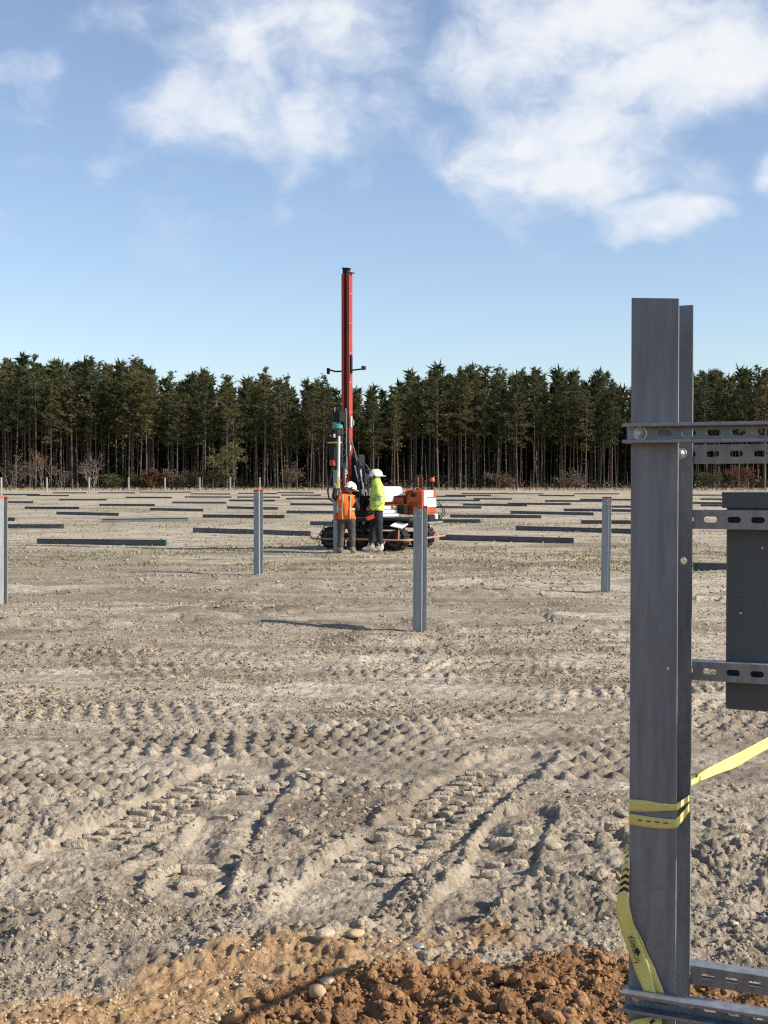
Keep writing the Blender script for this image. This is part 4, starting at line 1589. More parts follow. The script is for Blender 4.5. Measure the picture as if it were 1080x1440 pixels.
# grey electrical enclosure behind the rails
bx = empty('electrical_box', FL + V * (FD + .0445) + U * .165, -ROW)
tag(bx, 'dark grey steel electrical box fixed behind the rails, cut by the right edge', 'box')
bz0, bz1 = 1.096, 1.570
BW, BD = .20, .17
MB().box((BW / 2, BD / 2, (bz0 + bz1) / 2), (BW, BD, bz1 - bz0), ch=.003).build('body', M['box'], bx)
lid = MB()
lid.box((BW / 2 - .002, BD / 2 - .001, bz1 + .0035), (BW + .014, BD + .016, .006), ch=.001)
lid.box((BW / 2 - .002, -.0085, bz1 - .0135), (BW + .012, .002, .03), ch=.0005)
lid.box((-.0075, BD / 2, bz1 - .0135), (.002, BD + .012, .03), ch=.0005)
lid.build('rain_lip', M['box'], bx)
for (a, c) in ((.078, 1.455), (.032, 1.31)):
    MB().lathe([(.0032, 0.0005), (.0032, -.0015), (.002, -.0028)], (a, -.0003, c), 10, 'Y').build('rivet', M['bolt'], bx)
for (a, c) in ((.03, 1.345), (.085, 1.34), (.084, 1.325), (.03, 1.28)):
    MB().lathe([(.0025, 0.0005), (.0025, -.0012)], (a, -.0003, c), 8, 'Y').build('rivet', M['box'], bx)

# ------------------------------------------------------------------ caution tape


def ribbon(name, pairs, material, parent=None, sub=6, wrinkle=.0, seed=1, cross=5):
    """thin tape through pairs of edge points; Catmull-Rom between them"""
    r = np.random.default_rng(seed)
    A = [Vector(p[0]) for p in pairs]
    B = [Vector(p[1]) for p in pairs]

    def cr(P, i, t_):
        p0, p1, p2, p3 = P[max(i - 1, 0)], P[i], P[i + 1], P[min(i + 2, len(P) - 1)]
        return .5 * ((2 * p1) + (p2 - p0) * t_ + (2 * p0 - 5 * p1 + 4 * p2 - p3) * t_ * t_ + (3 * p1 - p0 - 3 * p2 + p3) * t_ ** 3)
    rowsA = []
    for i in range(len(A) - 1):
        for k in range(sub):
            rowsA.append((cr(A, i, k / sub), cr(B, i, k / sub)))
    rowsA.append((A[-1], B[-1]))
    vs, fs = [], []
    for i, (a, b2) in enumerate(rowsA):
        nrm = Vector((0, -1, 0))
        for k in range(cross):
            p = a.lerp(b2, k / (cross - 1))
            p = p + nrm * (wrinkle * (math.sin(k * 2.2 + i * .35) + r.normal(0, .35)))
            vs.append(p)
    for i in range(len(rowsA) - 1):
        for k in range(cross - 1):
            q = i * cross + k
            fs.append((q, q + 1, q + cross + 1, q + cross))
    o = MB().add(vs, fs).build(name, material, parent, smooth=True, fix=False)
    sm = o.modifiers.new('thin', 'SOLIDIFY')
    sm.thickness = .0003
    return o


def fp(px, py, off=0.0):
    """point on the plane of the front flange (off metres behind it along V)"""
    d = sight(px, py)
    o_ = Vector((0, 0, CAM_H))
    k = (FL + V * off - o_).dot(V) / d.dot(V)
    return o_ + d * k


def quad_on(pairs_fn, u0, u1, v0, v1):
    return [pairs_fn(u0, v0), pairs_fn(u1, v0), pairs_fn(u1, v1), pairs_fn(u0, v1)]


band = empty('caution_tape_band', FL + Vector((0, 0, .92)))
tag(band, 'yellow caution tape wound twice round the steel upright', 'tape')


def rel(o, pairs):
    return [(a - o.location, c - o.location) for a, c in pairs]


ribbon('tape_strip', rel(band, [(fp(887, 1124, .02), fp(887, 1138, .02)), (fp(885.2, 1124, -.003), fp(885.2, 1141, -.003)), (fp(910, 1126, -.0042), fp(910, 1141.5, -.0042)),
                                (fp(933, 1130, -.0035), fp(933, 1140.5, -.0035)), (fp(950.5, 1131, -.003), fp(950.5, 1140, -.003)), (fp(952, 1130.5, .004), fp(952, 1140, .004)),
                                (fp(961, 1124, .07), fp(961, 1133, .07)), (fp(970.5, 1117.5, FD + .003), fp(970.5, 1127, FD + .003))]), M['tape'], band, wrinkle=.0006, seed=2)
ribbon('tape_strip', rel(band, [(fp(887, 1143, .02), fp(887, 1160, .02)), (fp(885.2, 1144, -.003), fp(885.2, 1160, -.003)), (fp(910, 1148, -.0036), fp(910, 1163.5, -.0036)),
                                (fp(933, 1151, -.0035), fp(933, 1165.5, -.0035)), (fp(950, 1152, -.003), fp(950, 1165, -.003)), (fp(952, 1150.5, .004), fp(952, 1164, .004)),
                                (fp(961, 1141, .07), fp(961, 1153, .07)), (fp(970.5, 1128, FD + .003), fp(970.5, 1140, FD + .003))]), M['tape'], band, wrinkle=.0005, seed=3)
for i in range(4):                                # dashed black print
    x0 = 897 + i * 12
    y0 = 1152.5 + i * 1.3
    ribbon('black_dash', rel(band, [(fp(x0, y0, -.0054), fp(x0, y0 + 1.6, -.0054)), (fp(x0 + 6, y0 + .8, -.0054), fp(x0 + 6, y0 + 2.2, -.0054))]), M['tape_print'], band, sub=1, cross=2)

loose = empty('caution_tape_tail', FL + Vector((0, 0, .7)))
tag(loose, 'loose twisted tail of yellow caution tape hanging at the left of the upright', 'tape')
LP = [((883.5, 1178), (886, 1178), .02), ((879, 1205), (886, 1203), .0), ((874, 1228), (885.5, 1226), -.006), ((870, 1255), (883.5, 1254), -.010), ((865.5, 1277), (884.5, 1270), -.013),
      ((871, 1300), (891, 1299), -.012), ((878, 1322), (899, 1322), -.010), ((886, 1345), (905, 1336), -.009), ((894, 1368), (913, 1359), -.009), ((904, 1391), (921, 1390), -.012), ((908, 1402), (925, 1402), -.012)]
ribbon('tape_strip', rel(loose, [(fp(*a, o_), fp(*c, o_)) for a, c, o_ in LP]), M['tape'], loose, wrinkle=.0006, seed=5)
LP2 = [((889, 1306), (891.5, 1300), -.0085), ((900, 1326), (903, 1322), -.007), ((905, 1338), (909, 1337), -.006), ((913, 1362), (919, 1358), -.006), ((921, 1391), (931, 1388), -.007), ((924, 1402), (936, 1402), -.007)]
ribbon('folded_edge', rel(loose, [(fp(*a, o_), fp(*c, o_)) for a, c, o_ in LP2]), M['tape'], loose, wrinkle=.0004, seed=6)
# black chevrons on the upper tail, and the printed words with a diamond
for i in range(8):
    y0 = 1186 + i * 9.0
    t0 = (y0 - 1178) / (1255 - 1178)
    xl = np.interp(y0, [1178, 1205, 1228, 1255], [883.3, 879, 874, 870])
    xr = np.interp(y0, [1178, 1205, 1228, 1255], [886, 886, 885.5, 883.5])
    offc = float(np.interp(y0, [1178, 1205, 1228, 1255], [.02, 0, -.006, -.010])) - .0016
    hgt = 4.6
    xm = (xl + xr) / 2
    ribbon('black_chevron', rel(loose, [(fp(xl, y0 + 2.5, offc), fp(xl, y0 + 2.5 + hgt, offc)), (fp(xm, y0 - 2, offc), fp(xm, y0 - 2 + hgt, offc)), (fp(xr, y0 + 1, offc), fp(xr, y0 + 1 + hgt, offc))]),
           M['tape_print'], loose, sub=1, cross=2)
# diamond
dm = [fp(895.0, 1332, -.0145), fp(900.5, 1338.5, -.0145), fp(897.3, 1345, -.0145), fp(892, 1337.5, -.0145)]
MB().add([p - loose.location for p in dm], [(0, 1, 2, 3)]).build('black_diamond', M['tape_print'], loose, fix=False)
# lettering, running down the tape
fc = bpy.data.curves.new('lettering', 'FONT')
fc.body = 'DARRBACH'
fc.size = 1.0
fc.extrude = 0
fo = bpy.data.objects.new('lettering', fc)
col.objects.link(fo)
dg = bpy.context.evaluated_depsgraph_get()
tm = bpy.data.meshes.new_from_object(fo.evaluated_get(dg))
bpy.data.objects.remove(fo)
co = np.array([v_.co[:] for v_ in tm.vertices])
wx = co[:, 0].max()
hx = .72
A0, A1 = np.array([882.3, 1317.5]), np.array([893.8, 1352.5])      # baseline side reads downwards
dirp = (A1 - A0)
nrm_ = np.array([1.0, -.33]) * 6.6
pts3 = []
for (a, c, _) in co:
    q = A0 + dirp * (a / wx) + nrm_ * (c / hx)
    pts3.append((fp(q[0], q[1], -.0170 + .0006 * a / wx) - loose.location)[:])
lm = bpy.data.meshes.new('lettering')
lm.from_pydata(pts3, [], [tuple(p_.vertices) for p_ in tm.polygons])
lm.materials.append(M['tape_print'])
obj('lettering', lm, loose)
for (a, c) in (((883.5, 1317.0), (892.0, 1318.5)), ((889.5, 1353.5), (898.3, 1353.2))):
    ribbon('printed_bar', rel(loose, [(fp(a[0], a[1], -.0148), fp(a[0] + .3, a[1] + 1.2, -.0148)), (fp(c[0], c[1], -.0148), fp(c[0] + .3, c[1] + 1.2, -.0148))]), M['tape_print'], loose, sub=1, cross=2)
ribbon('printed_bar', rel(loose, [(fp(891.3, 1318.3, -.0148), fp(892.4, 1318.3, -.0148)), (fp(891.6, 1332, -.0148), fp(892.6, 1332, -.0148))]), M['tape_print'], loose, sub=1, cross=2)

low = empty('caution_tape_end', FL + Vector((0, 0, .45)))
tag(low, 'crumpled yellow tape end under the lowest front rail', 'tape')
ribbon('tape_strip', rel(low, [(fp(881, 1440, -.012), fp(884, 1475, -.012)), (fp(893, 1434, -.016), fp(896, 1470, -.014)), (fp(912, 1431, -.016), fp(914, 1470, -.014)), (fp(931, 1433, -.012), fp(931, 1470, -.012))]), M['tape'], low, wrinkle=.001, seed=8)
ribbon('black_diamond', rel(low, [(fp(913, 1437, -.019), fp(915, 1441, -.019)), (fp(919, 1432.6, -.019), fp(921, 1436, -.019))]), M['tape_print'], low, sub=1, cross=2)

line = empty('caution_tape_line', fp(970, 1100, FD) + Vector((0, 0, 0)))
tag(line, 'twisted yellow caution tape stretched from the upright to the right edge', 'tape')


def lp(px, py, k, top=False):
    mid = 1093 - (px - 970) * .515 + 7
    return at(px, py, 2.985 + .30 * k - (py - mid) * .0004)


ribbon('tape_strip', rel(line, [(lp(966, 1093, 0), lp(966, 1108, 0)), (lp(985, 1085, .2), lp(985, 1100, .2)), (lp(1005, 1075.5, .4), lp(1005, 1089, .4)), (lp(1030, 1063, .7), lp(1030, 1080, .7)),
                                (lp(1055, 1050, 1), lp(1055, 1067, 1)), (lp(1082, 1036, 1.3), lp(1082, 1052, 1.3)), (lp(1130, 1012, 1.9), lp(1130, 1026, 1.9)), (lp(1240, 960, 3), lp(1240, 976, 3))]), M['tape'], line, wrinkle=.0012, seed=9)
ribbon('folded_edge', rel(line, [(lp(985, 1090, .19), lp(985, 1098.5, .17)), (lp(1010, 1078, .43), lp(1012, 1087.5, .40)), (lp(1035, 1067, .74), lp(1035, 1079, .72)), (lp(1060, 1054, 1.03), lp(1060, 1064, 1.0)),
                                 (lp(1090, 1040, 1.38), lp(1090, 1048, 1.36))]), M['tape'], line, wrinkle=.0008, seed=10)
for (a, c, s_) in ((1000, 1090.5, 18), (1038, 1072, 17), (1070, 1047, 12)):     # creased rows of small black print
    for i in range(6):
        x0 = a + i * s_ / 6
        y0 = c - i * s_ / 6 * .53
        ribbon('black_dash', rel(line, [(lp(x0, y0 - 3.2, 1.25 * (x0 - 960) / 110 - .16), lp(x0 + .8, y0 - 3.2, 1.25 * (x0 - 960) / 110 - .16)), (lp(x0 + .8, y0 - .6, 1.25 * (x0 - 960) / 110 - .16), lp(x0 + 1.6, y0 - .6, 1.25 * (x0 - 960) / 110 - .16))]),
               M['print'], line, sub=1, cross=2)
ribbon('black_diamond', rel(line, [(lp(979.5, 1089, .12), lp(979.5, 1094.5, .12)), (lp(981.3, 1088, .14), lp(981.3, 1092, .14))]), M['tape_print'], line, sub=1, cross=2)

# thin pale root or wire beside the tail
p0 = G(842, 1268)
wp = [Vector((G(a, c).x, G(a, c).y, gz(G(a, c).x, G(a, c).y) + z_)) for a, c, z_ in ((838, 1262, .0), (845, 1275, .02), (858, 1288, .035), (872, 1297, .03), (884, 1302, .0))]
o = MB().tube([p - wp[0] for p in wp], .0035, 6).build('bent_root', M['straw'], None, smooth=True, loc=wp[0])
tag(o, 'thin pale bent root sticking out of the soil beside the tape tail', 'root')
# ------------------------------------------------------------------ tracked pile driving rig
C0 = G(568, 775)
zr = gz(C0.x, C0.y - .1)
rig = empty('pile_driving_rig', (C0.x, C0.y, 0.02), -ROW)
tag(rig, 'red and orange tracked pile driving rig with a tall red mast', 'rig')


def part(mb, name, m, parent=rig, smooth=False):
    return mb.build(name, M[m], parent, smooth=smooth)


def track(y0, y1, x0, x1, hgt=.50):
    yc = (y0 + y1) / 2
    r_end = hgt / 2
    root = MB()
    # loop outline: rear sprocket raised a little, flat bottom
    path = []
    cxl, cxr = x0 + r_end, x1 - r_end
    nA = 10
    for k in range(nA + 1):
        a = -math.pi / 2 + math.pi * k / nA
        path.append((cxr + r_end * math.cos(a), r_end + r_end * math.sin(a)))
    for k in range(nA + 1):
        a = math.pi / 2 + math.pi * k / nA
        path.append((cxl + r_end * math.cos(a), r_end + r_end * math.sin(a)))
    # resample to shoes
    P = np.array(path + [path[0]])
    seg = np.hypot(*(P[1:] - P[:-1]).T)
    s = np.concatenate([[0], np.cumsum(seg)])
    nshoe = int(s[-1] / .095)
    belt = MB()
    inner = [(cxl + (a - cxl) * .999 if False else a, b_) for a, b_ in path]
    outer = path
    n = len(outer)
    cxm = (x0 + x1) / 2
    inn = []
    for (a, b_) in outer:
        c_ = min(max(a, cxl), cxr)
        d = Vector((a - c_, b_ - r_end))
        d = d * ((r_end - .035) / max(d.length, 1e-6))
        inn.append((c_ + d.x, r_end + d.y))
    vs = [(a, y0, b_) for a, b_ in outer] + [(a, y1, b_) for a, b_ in outer] + [(a, y0, b_) for a, b_ in inn] + [(a, y1, b_) for a, b_ in inn]
    fs = []
    for i in range(n):
        j = (i + 1) % n
        fs += [(i, j, n + j, n + i), (2 * n + i, 3 * n + i, 3 * n + j, 2 * n + j), (i, 2 * n + i, 2 * n + j, j), (n + i, n + j, 3 * n + j, 3 * n + i)]
    belt.add(vs, fs)
    tr = belt.build('track', M['rubber'], rig)
    for i in range(nshoe):
        q = s[-1] * i / nshoe
        a = np.interp(q, s, P[:, 0])
        b_ = np.interp(q, s, P[:, 1])
        a2 = np.interp((q + .02) % s[-1], s, P[:, 0])
        b2 = np.interp((q + .02) % s[-1], s, P[:, 1])
        an = math.atan2(b2 - b_, a2 - a)
        MB().box((a, yc, b_), (.055, y1 - y0 + .01, .05), rot=(0, -an, 0), ch=.006).build('track_shoe', M['rubber'], tr)
    # wheels
    for (cx, rr_) in ((cxl, r_end - .05), (cxr, r_end - .05)):
        wv = MB().lathe([(rr_ * .95, y0 - .012), (rr_, y0 + .0), (rr_, y1 - .0), (rr_ * .95, y1 + .005)], (cx, 0, r_end), 20, 'Y').build('drive_wheel', M['dgrey'], tr, smooth=True)
        MB().lathe([(rr_ * .5, y0 - .04), (rr_ * .55, y0 - .014), (rr_ * .55, y0)], (cx, 0, r_end), 14, 'Y').build('wheel_hub', M['black'], tr, smooth=True)
    nroll = 5
    for k in range(nroll):
        cx = cxl + (cxr - cxl) * (k + .5) / nroll
        MB().lathe([(.07, y0 + .01), (.085, y0 + .02), (.085, y1 - .02), (.07, y1 - .01)], (cx, 0, .125), 12, 'Y').build('track_roller', M['black'], tr, smooth=True)
    MB().box(((x0 + x1) / 2, yc, r_end + .03), (cxr - cxl - .12, y1 - y0 - .06, .16)).build('track_frame', M['black'], tr)
    return tr


track(0.0, .34, -2.15, 0.0)
track(1.50, 1.84, -2.15, 0.0)
# fender plates over the tracks
for (x0, x1, y0, y1) in ((-2.05, -1.55, -.03, .36), (-1.4, -.75, -.03, .36), (-.72, -.06, -.03, .36), (-1.2, -.5, 1.48, 1.87), (-.45, .02, 1.48, 1.87)):
    part(MB().box(((x0 + x1) / 2, (y0 + y1) / 2, .545), (x1 - x0, y1 - y0, .02), ch=.004), 'fender_plate', 'dgrey')
for (x, y) in ((-.14, .04), (-.14, 1.72)):
    part(MB().box((x, y, .575), (.30, .34, .022), rot=(.28, .18, 0), ch=.005), 'step_plate', 'white')
# guard rail round the tracks
zr_ = .235
part(MB().tube([(-2.32, -.16, zr_ + .02), (-2.25, -.2, zr_), (-.02, -.2, zr_), (.10, -.12, zr_), (.16, .1, zr_), (.16, 2.1, zr_ + .03)], .022, 8), 'guard_rail', 'rail_paint', smooth=True)
for (a, c) in (((-1.32, -.2, zr_), (-1.26, .02, .53)), ((-.05, -.19, zr_), (-.14, .02, .54)), ((.16, 1.7, zr_), (-.06, 1.72, .55)), ((-2.15, -.2, zr_), (-2.05, .02, .53))):
    part(MB().tube([a, c], .018, 6), 'rail_bracket', 'rail_paint', smooth=True)
# chassis
part(MB().box((-1.05, .92, .60), (1.95, 1.15, .14)), 'chassis', 'black')
part(MB().box((-.85, .55, .70), (1.9, .9, .05)), 'deck', 'dgrey')
part(MB().box((-.10, .9, .68), (.75, .95, .12)), 'chassis_beam', 'mgrey')
# engine housing at the right end
ez0, ez1 = .80, 1.385
eh = MB()
eh.prism([(.5, ez0), (1.36, ez0), (1.36, ez1 - .03), (1.32, ez1), (.56, ez1), (.5, ez1 - .05)], -.20, .23, 'X')
o = part(eh, 'engine_housing', 'orange')
bv = o.modifiers.new('round', 'BEVEL')
bv.width, bv.segments, bv.limit_method = .015, 2, 'ANGLE'
MB().box((.236, .93, 1.10), (.008, .84, .50), ch=.003).build('end_panel', M['orange'], o)
MB().box((.242, .985, 1.29), (.006, .36, .155), ch=.001).build('sticker', M['label'], o)
MB().box((.242, .70, 1.18), (.006, .17, .37), ch=.001).build('sticker', M['label'], o)
st2 = MB().box((.242, 1.08, 1.08), (.006, .52, .20), ch=.001).build('sticker', M['label'], o)
for k in range(5):
    MB().box((.2455, 1.08 + (.1 if k % 2 else -.08), 1.15 - k * .035), (.002, .22 - .03 * (k % 3), .008), ch=0).build('printed_line', M['print'], st2)
MB().box((.2455, .99, 1.32), (.002, .1, .03), ch=0).build('printed_line', M['print'], o)
for k in range(4):
    MB().box((.02, .496, 1.08 - k * .05), (.18, .01, .012), ch=0).build('vent_slot', M['black'], o)
MB().lathe([(.055, .49), (.055, .45), (.04, .44)], (.02, 0, 1.27), 14, 'Y').build('intake', M['black'], o, smooth=True)
MB().tube([(-.17, .48, .84), (-.17, .47, 1.2), (-.10, .46, 1.34), (.02, .47, 1.36)], .016, 6).build('hose', M['rubber'], o, smooth=True)
part(MB().box((-.36, .72, 1.02), (.30, .5, .40), ch=.02), 'side_cover', 'red')
part(MB().box((-.36, .72, 1.235), (.32, .5, .02), ch=.004), 'side_cover_lid', 'black')
# exhaust guard and beacon
g_ = MB()
g_.prism([(-.10, 1.38), (.10, 1.38), (.10, 1.66), (.085, 1.71), (.05, 1.735), (-.05, 1.735), (-.085, 1.71), (-.10, 1.66)], .84, .87, 'Y')
eg = part(g_, 'exhaust_guard', 'brown')
MB().tube([(0, .83, 1.4), (0, .83, 1.68)], .012, 6).build('guard_rib', M['rail_paint'], eg)
MB().box((0, .86, 1.37), (.24, .2, .06)).build('guard_foot', M['red'], eg)
bc = part(MB().tube([(.17, 1.28, 1.36), (.17, 1.28, 1.58)], [.045, .022], 10), 'beacon_stem', 'black', smooth=True)
MB().lathe([(.045, 1.57), (.055, 1.585), (.055, 1.63), (.045, 1.66), (.02, 1.67)], (.17, 1.28, 0), 14).build('beacon_lens', M['beacon'], bc, smooth=True)
for k, (y_, h_) in enumerate(((.62, .05), (.75, .07), (.98, .06), (1.1, .08), (1.2, .05))):
    part(MB().tube([(.0, y_, 1.385), (.02, y_ + .03, 1.385 + h_), (.1, y_ + .06, 1.385 + h_ * .8), (.14, y_ + .07, 1.38)], .014, 6), 'hose', 'rubber' if k % 2 else 'mgrey', smooth=True)
# rear hydraulics and hoses right of the housing
part(MB().box((.24, .98, .72), (.24, .66, .14)), 'counterweight', 'black')
part(MB().tube([(.25, 1.34, 1.15), (.36, 1.42, 1.0), (.38, 1.44, .84), (.30, 1.40, .70), (.16, 1.3, .66)], .014, 6), 'hose', 'dgrey', smooth=True)
part(MB().tube([(.25, 1.36, 1.05), (.40, 1.46, .95), (.42, 1.46, .80), (.30, 1.42, .66)], .012, 6), 'hose', 'rubber', smooth=True)
part(MB().lathe([(.05, 0), (.055, .02), (.055, .10), (.03, .12)], (.37, 1.0, .70), 12, 'Z'), 'coupling', 'white', smooth=True)
part(MB().box((.27, .9, .62), (.3, .9, .05)), 'rear_bumper', 'mgrey')
# white tank and stepped white panels in the middle
tk = MB()
tk.prism([(-.33, 1.10), (.33, 1.10), (.29, 1.43), (.25, 1.46), (-.29, 1.46), (-.33, 1.43)], -.19, .19, 'Y')
o = part(tk, 'tank', 'white')
o.location = (-.66, .55, 0)
o.rotation_euler = (0, 0, R(47))
bv = o.modifiers.new('round', 'BEVEL')
bv.width, bv.segments = .02, 2
part(MB().box((-.72, .55, 1.06), (.6, .30, .07)), 'tank_bracket', 'brown')
part(MB().box((-.38, .40, 1.035), (.52, .05, .035)), 'cross_bar', 'orange')
for k in range(3):
    part(MB().box((-.52 + .03 * k, .28 - .05 * k, .97 - .085 * k), (.36 + .07 * k, .30, .07), rot=(.0, 0, R(44)), ch=.01), 'white_step', 'white')
part(MB().box((-.38, .21, .95), (.06, .05, .16)), 'step_post', 'rail_paint')
part(MB().box((-.18, .32, .93), (.20, .2, .22)), 'battery_box', 'black')
# mast, standing at the side towards the camera
MX, MY = -1.285, -.33
zt = 6.36
ma = MB()
ma.prism([(-.085, -.10), (-.035, -.10), (-.035, -.02), (.035, -.02), (.035, -.10), (.085, -.10), (.085, .10), (-.085, .10)], .95, zt, 'Z')
mast = part(ma, 'mast', 'red')
mast.location = (MX, MY, 0)
for sx in (-1, 1):
    MB().box((sx * .093, -.085, 3.9), (.014, .03, 4.9), ch=.003).build('guide_rail', M['red'], mast)
for z in np.arange(2.5, 6.2, .68):
    MB().box((.087, .02, z), (.012, .15, .02), ch=.002).build('weld_strap', M['rail_paint'], mast)
MB().box((0, -.03, 5.2), (.03, .018, 1.9), ch=.003).build('lift_chain', M['black'], mast)
MB().box((0, -.03, 3.2), (.03, .018, 1.6), ch=.003).build('lift_chain', M['black'], mast)
hd = MB()
hd.box((-.02, 0, zt + .05), (.13, .16, .13))
hd.box((-.01, -.02, zt + .12), (.19, .12, .025), rot=(0, .1, 0))
hd.build('mast_head', M['black'], mast)
MB().lathe([(.06, -.03), (.06, .03)], (-.0, -.02, zt + .06), 14, 'Y').build('chain_sheave', M['dgrey'], mast, smooth=True)
MB().box((.11, .0, zt + .012), (.12, .15, .016), ch=.002).build('top_plate', M['brown'], mast)
ar = MB()
ar.tube([(-.50, -.02, 4.12), (-.46, -.02, 4.17), (-.30, 0, 4.125), (-.08, 0, 4.125)], .020, 6)
ar.tube([(.08, 0, 4.14), (.34, 0, 4.155), (.42, 0, 4.17)], .018, 6)
arm = ar.build('cross_arm', M['black'], mast, smooth=True)
MB().box((-.48, -.02, 4.14), (.06, .07, .14), ch=.01).build('work_lamp', M['black'], arm)
MB().box((.43, -.02, 4.18), (.10, .07, .09), ch=.01).build('work_lamp', M['dgrey'], arm)
MB().box((.105, 0, 4.28), (.03, .08, .42)).build('arm_bracket', M['black'], mast)
MB().box((.125, -.06, 2.95), (.04, .06, .24)).build('white_guard', M['white'], mast)
MB().box((.15, -.02, 2.93), (.05, .06, .12)).build('valve', M['mgrey'], mast)
MB().box((.10, -.05, 2.35), (.03, .06, .12)).build('white_guard', M['white'], mast)
MB().box((.0, -.13, 1.25), (.16, .06, .75)).build('lower_slide', M['red'], mast)
MB().tube([(.06, -.13, 1.75), (.06, -.13, 2.15)], .022, 10).build('cylinder_rod', M['chrome'], mast, smooth=True)
# hammer on the camera side of the mast
hm = MB()
HX, HY = MX + .0, MY - .48
hm.box((HX - .01, HY + .06, 3.05), (.20, .28, .24))
hm.box((HX + .02, HY + .24, 2.98), (.10, .12, .30))
hammer = part(hm, 'hammer', 'black')
MB().tube([(HX - .06, HY - .05, 3.17), (HX - .06, HY - .05, 3.27)], .016, 8).build('lifting_eye', M['mgrey'], hammer)
MB().tube([(HX + .10, HY + .2, 3.17), (HX + .10, HY + .2, 3.25)], .016, 8).build('lifting_eye', M['mgrey'], hammer)
MB().lathe([(.085, 2.88), (.115, 2.86), (.115, 2.79), (.085, 2.77)], (HX - .01, HY, 0), 18).build('teal_ring', M['teal'], hammer, smooth=True)
MB().lathe([(.07, 2.94), (.07, 2.60), (.05, 2.56)], (HX - .01, HY, 0), 16).build('hammer_barrel', M['dgrey'], hammer, smooth=True)
MB().box((HX - .05, HY - .08, 2.90), (.10, .03, .05)).build('name_plate', M['mgrey'], hammer)
MB().box((HX - .09, HY, 2.465), (.31, .10, .03)).build('guide_bar', M['yellow'], hammer)
MB().box((HX - .14, HY + .04, 2.30), (.13, .14, .62)).build('drop_weight', M['black'], hammer)
MB().box((HX - .10, HY + .02, 2.62), (.19, .12, .14)).build('anvil_block', M['black'], hammer)
MB().tube([(HX - .24, HY, 2.86), (HX - .16, HY - .02, 2.72), (HX - .06, HY - .04, 2.66)], .012, 6).build('hose', M['dgrey'], hammer, smooth=True)
MB().tube([(HX - .06, HY - .06, 2.66), (HX - .06, HY - .06, 2.58)], .03, 8).build('fitting', M['white'], hammer)
MB().lathe([(.028, 0), (.03, .03), (.02, .05)], (HX - .16, HY - .05, 2.60), 10).build('fitting', M['mgrey'], hammer)
cb = MB().box((HX - .13, HY - .02, 2.0), (.11, .10, .13)).build('control_box', M['red'], hammer)
MB().box((HX - .10, HY - .085, 2.0), (.05, .01, .11)).build('switch_panel', M['orange'], cb)
MB().tube([(HX - .15, HY, 1.9), (HX - .22, HY + .02, 1.6), (HX - .27, HY + .02, 1.35), (HX - .24, HY + .02, 1.18), (HX - .10, HY + .05, 1.10), (HX + .05, HY + .1, 1.14)], .022, 8).build('hose_loop', M['rubber'], hammer, smooth=True)
MB().tube([(HX - .12, HY + .05, 2.0), (HX - .16, HY + .08, 1.7), (HX - .10, HY + .10, 1.3)], .018, 8).build('hose_loop', M['rubber'], hammer, smooth=True)
# lattice guide beside the hammer
lt = MB()
LX, LY = MX + .02, MY - .20
for sx in (-.055, .055):
    lt.box((LX + sx, LY, 2.54), (.022, .03, 1.24), ch=.003)
k = 0
for z in np.arange(1.98, 2.95, .13):
    s_ = 1 if k % 2 else -1
    lt.tube([(LX - .05 * s_, LY, z), (LX + .05 * s_, LY, z + .13)], .010, 5)
    k += 1
lt.box((LX, LY, 1.95), (.15, .05, .10))
lt.box((LX, LY, 3.15), (.13, .04, .03))
part(lt, 'lattice_guide', 'mgrey')
part(MB().box((LX + .0, LY + .02, 1.72), (.05, .05, .40)), 'guide_foot', 'mgrey')
for z in (1.82, 1.75, 1.68):
    part(MB().box((LX + .045, LY - .02, z), (.03, .03, .035)), 'adjuster', 'white')
part(MB().box((MX + .02, MY - .13, 2.25), (.16, .03, .85)), 'carriage_plate', 'black')
part(MB().box((MX - .12, MY - .30, 1.95), (.07, .2, 1.1)), 'carriage_plate', 'black')
# linkage between mast and chassis: black arms, cylinders and hoses
part(MB().box((MX + .18, MY + .20, 1.55), (.22, .30, 1.3)), 'mast_carrier', 'black')
part(MB().box((MX + .30, MY + .45, 1.0), (.40, .6, .5)), 'tilt_block', 'black')
part(MB().tube([(MX + .25, MY + .05, 1.80), (MX + .45, MY + .05, 1.15)], [.05, .05], 10), 'tilt_cylinder', 'black', smooth=True)
part(MB().tube([(MX + .20, MY - .02, 1.95), (MX + .30, MY - .02, 1.58)], .022, 8), 'cylinder_rod', 'chrome', smooth=True)
part(MB().tube([(MX + .34, MY - .02, 1.85), (MX + .45, MY - .02, 1.25)], .024, 8), 'cylinder_rod', 'chrome', smooth=True)
part(MB().tube([(MX + .42, MY - .02, 1.40), (MX + .42, MY - .02, 1.28)], .045, 10), 'filter', 'white', smooth=True)
part(MB().lathe([(.04, -.06), (.095, -.05), (.11, 0), (.095, .05), (.04, .06)], (MX + .56, MY + .05, 1.70), 14, 'Y'), 'filter_drum', 'mgrey', smooth=True)
part(MB().box((MX + .5, MY + .1, 1.84), (.28, .1, .05), rot=(0, .08, 0)), 'bracket', 'dgrey')
for k in range(9):
    y_ = MY - .06 + .05 * k
    part(MB().tube([(MX + .12, y_, 2.55 - .1 * k), (MX + .22 + .02 * k, y_ - .03, 2.3 - .08 * k), (MX + .30 + .03 * (k % 4), y_, 1.9 - .05 * k), (MX + .36 + .05 * (k % 3), y_ - .02, 1.3), (MX + .34, y_, .9)],
                   .016, 6), 'hose', 'rubber' if k % 3 else 'dgrey', smooth=True)
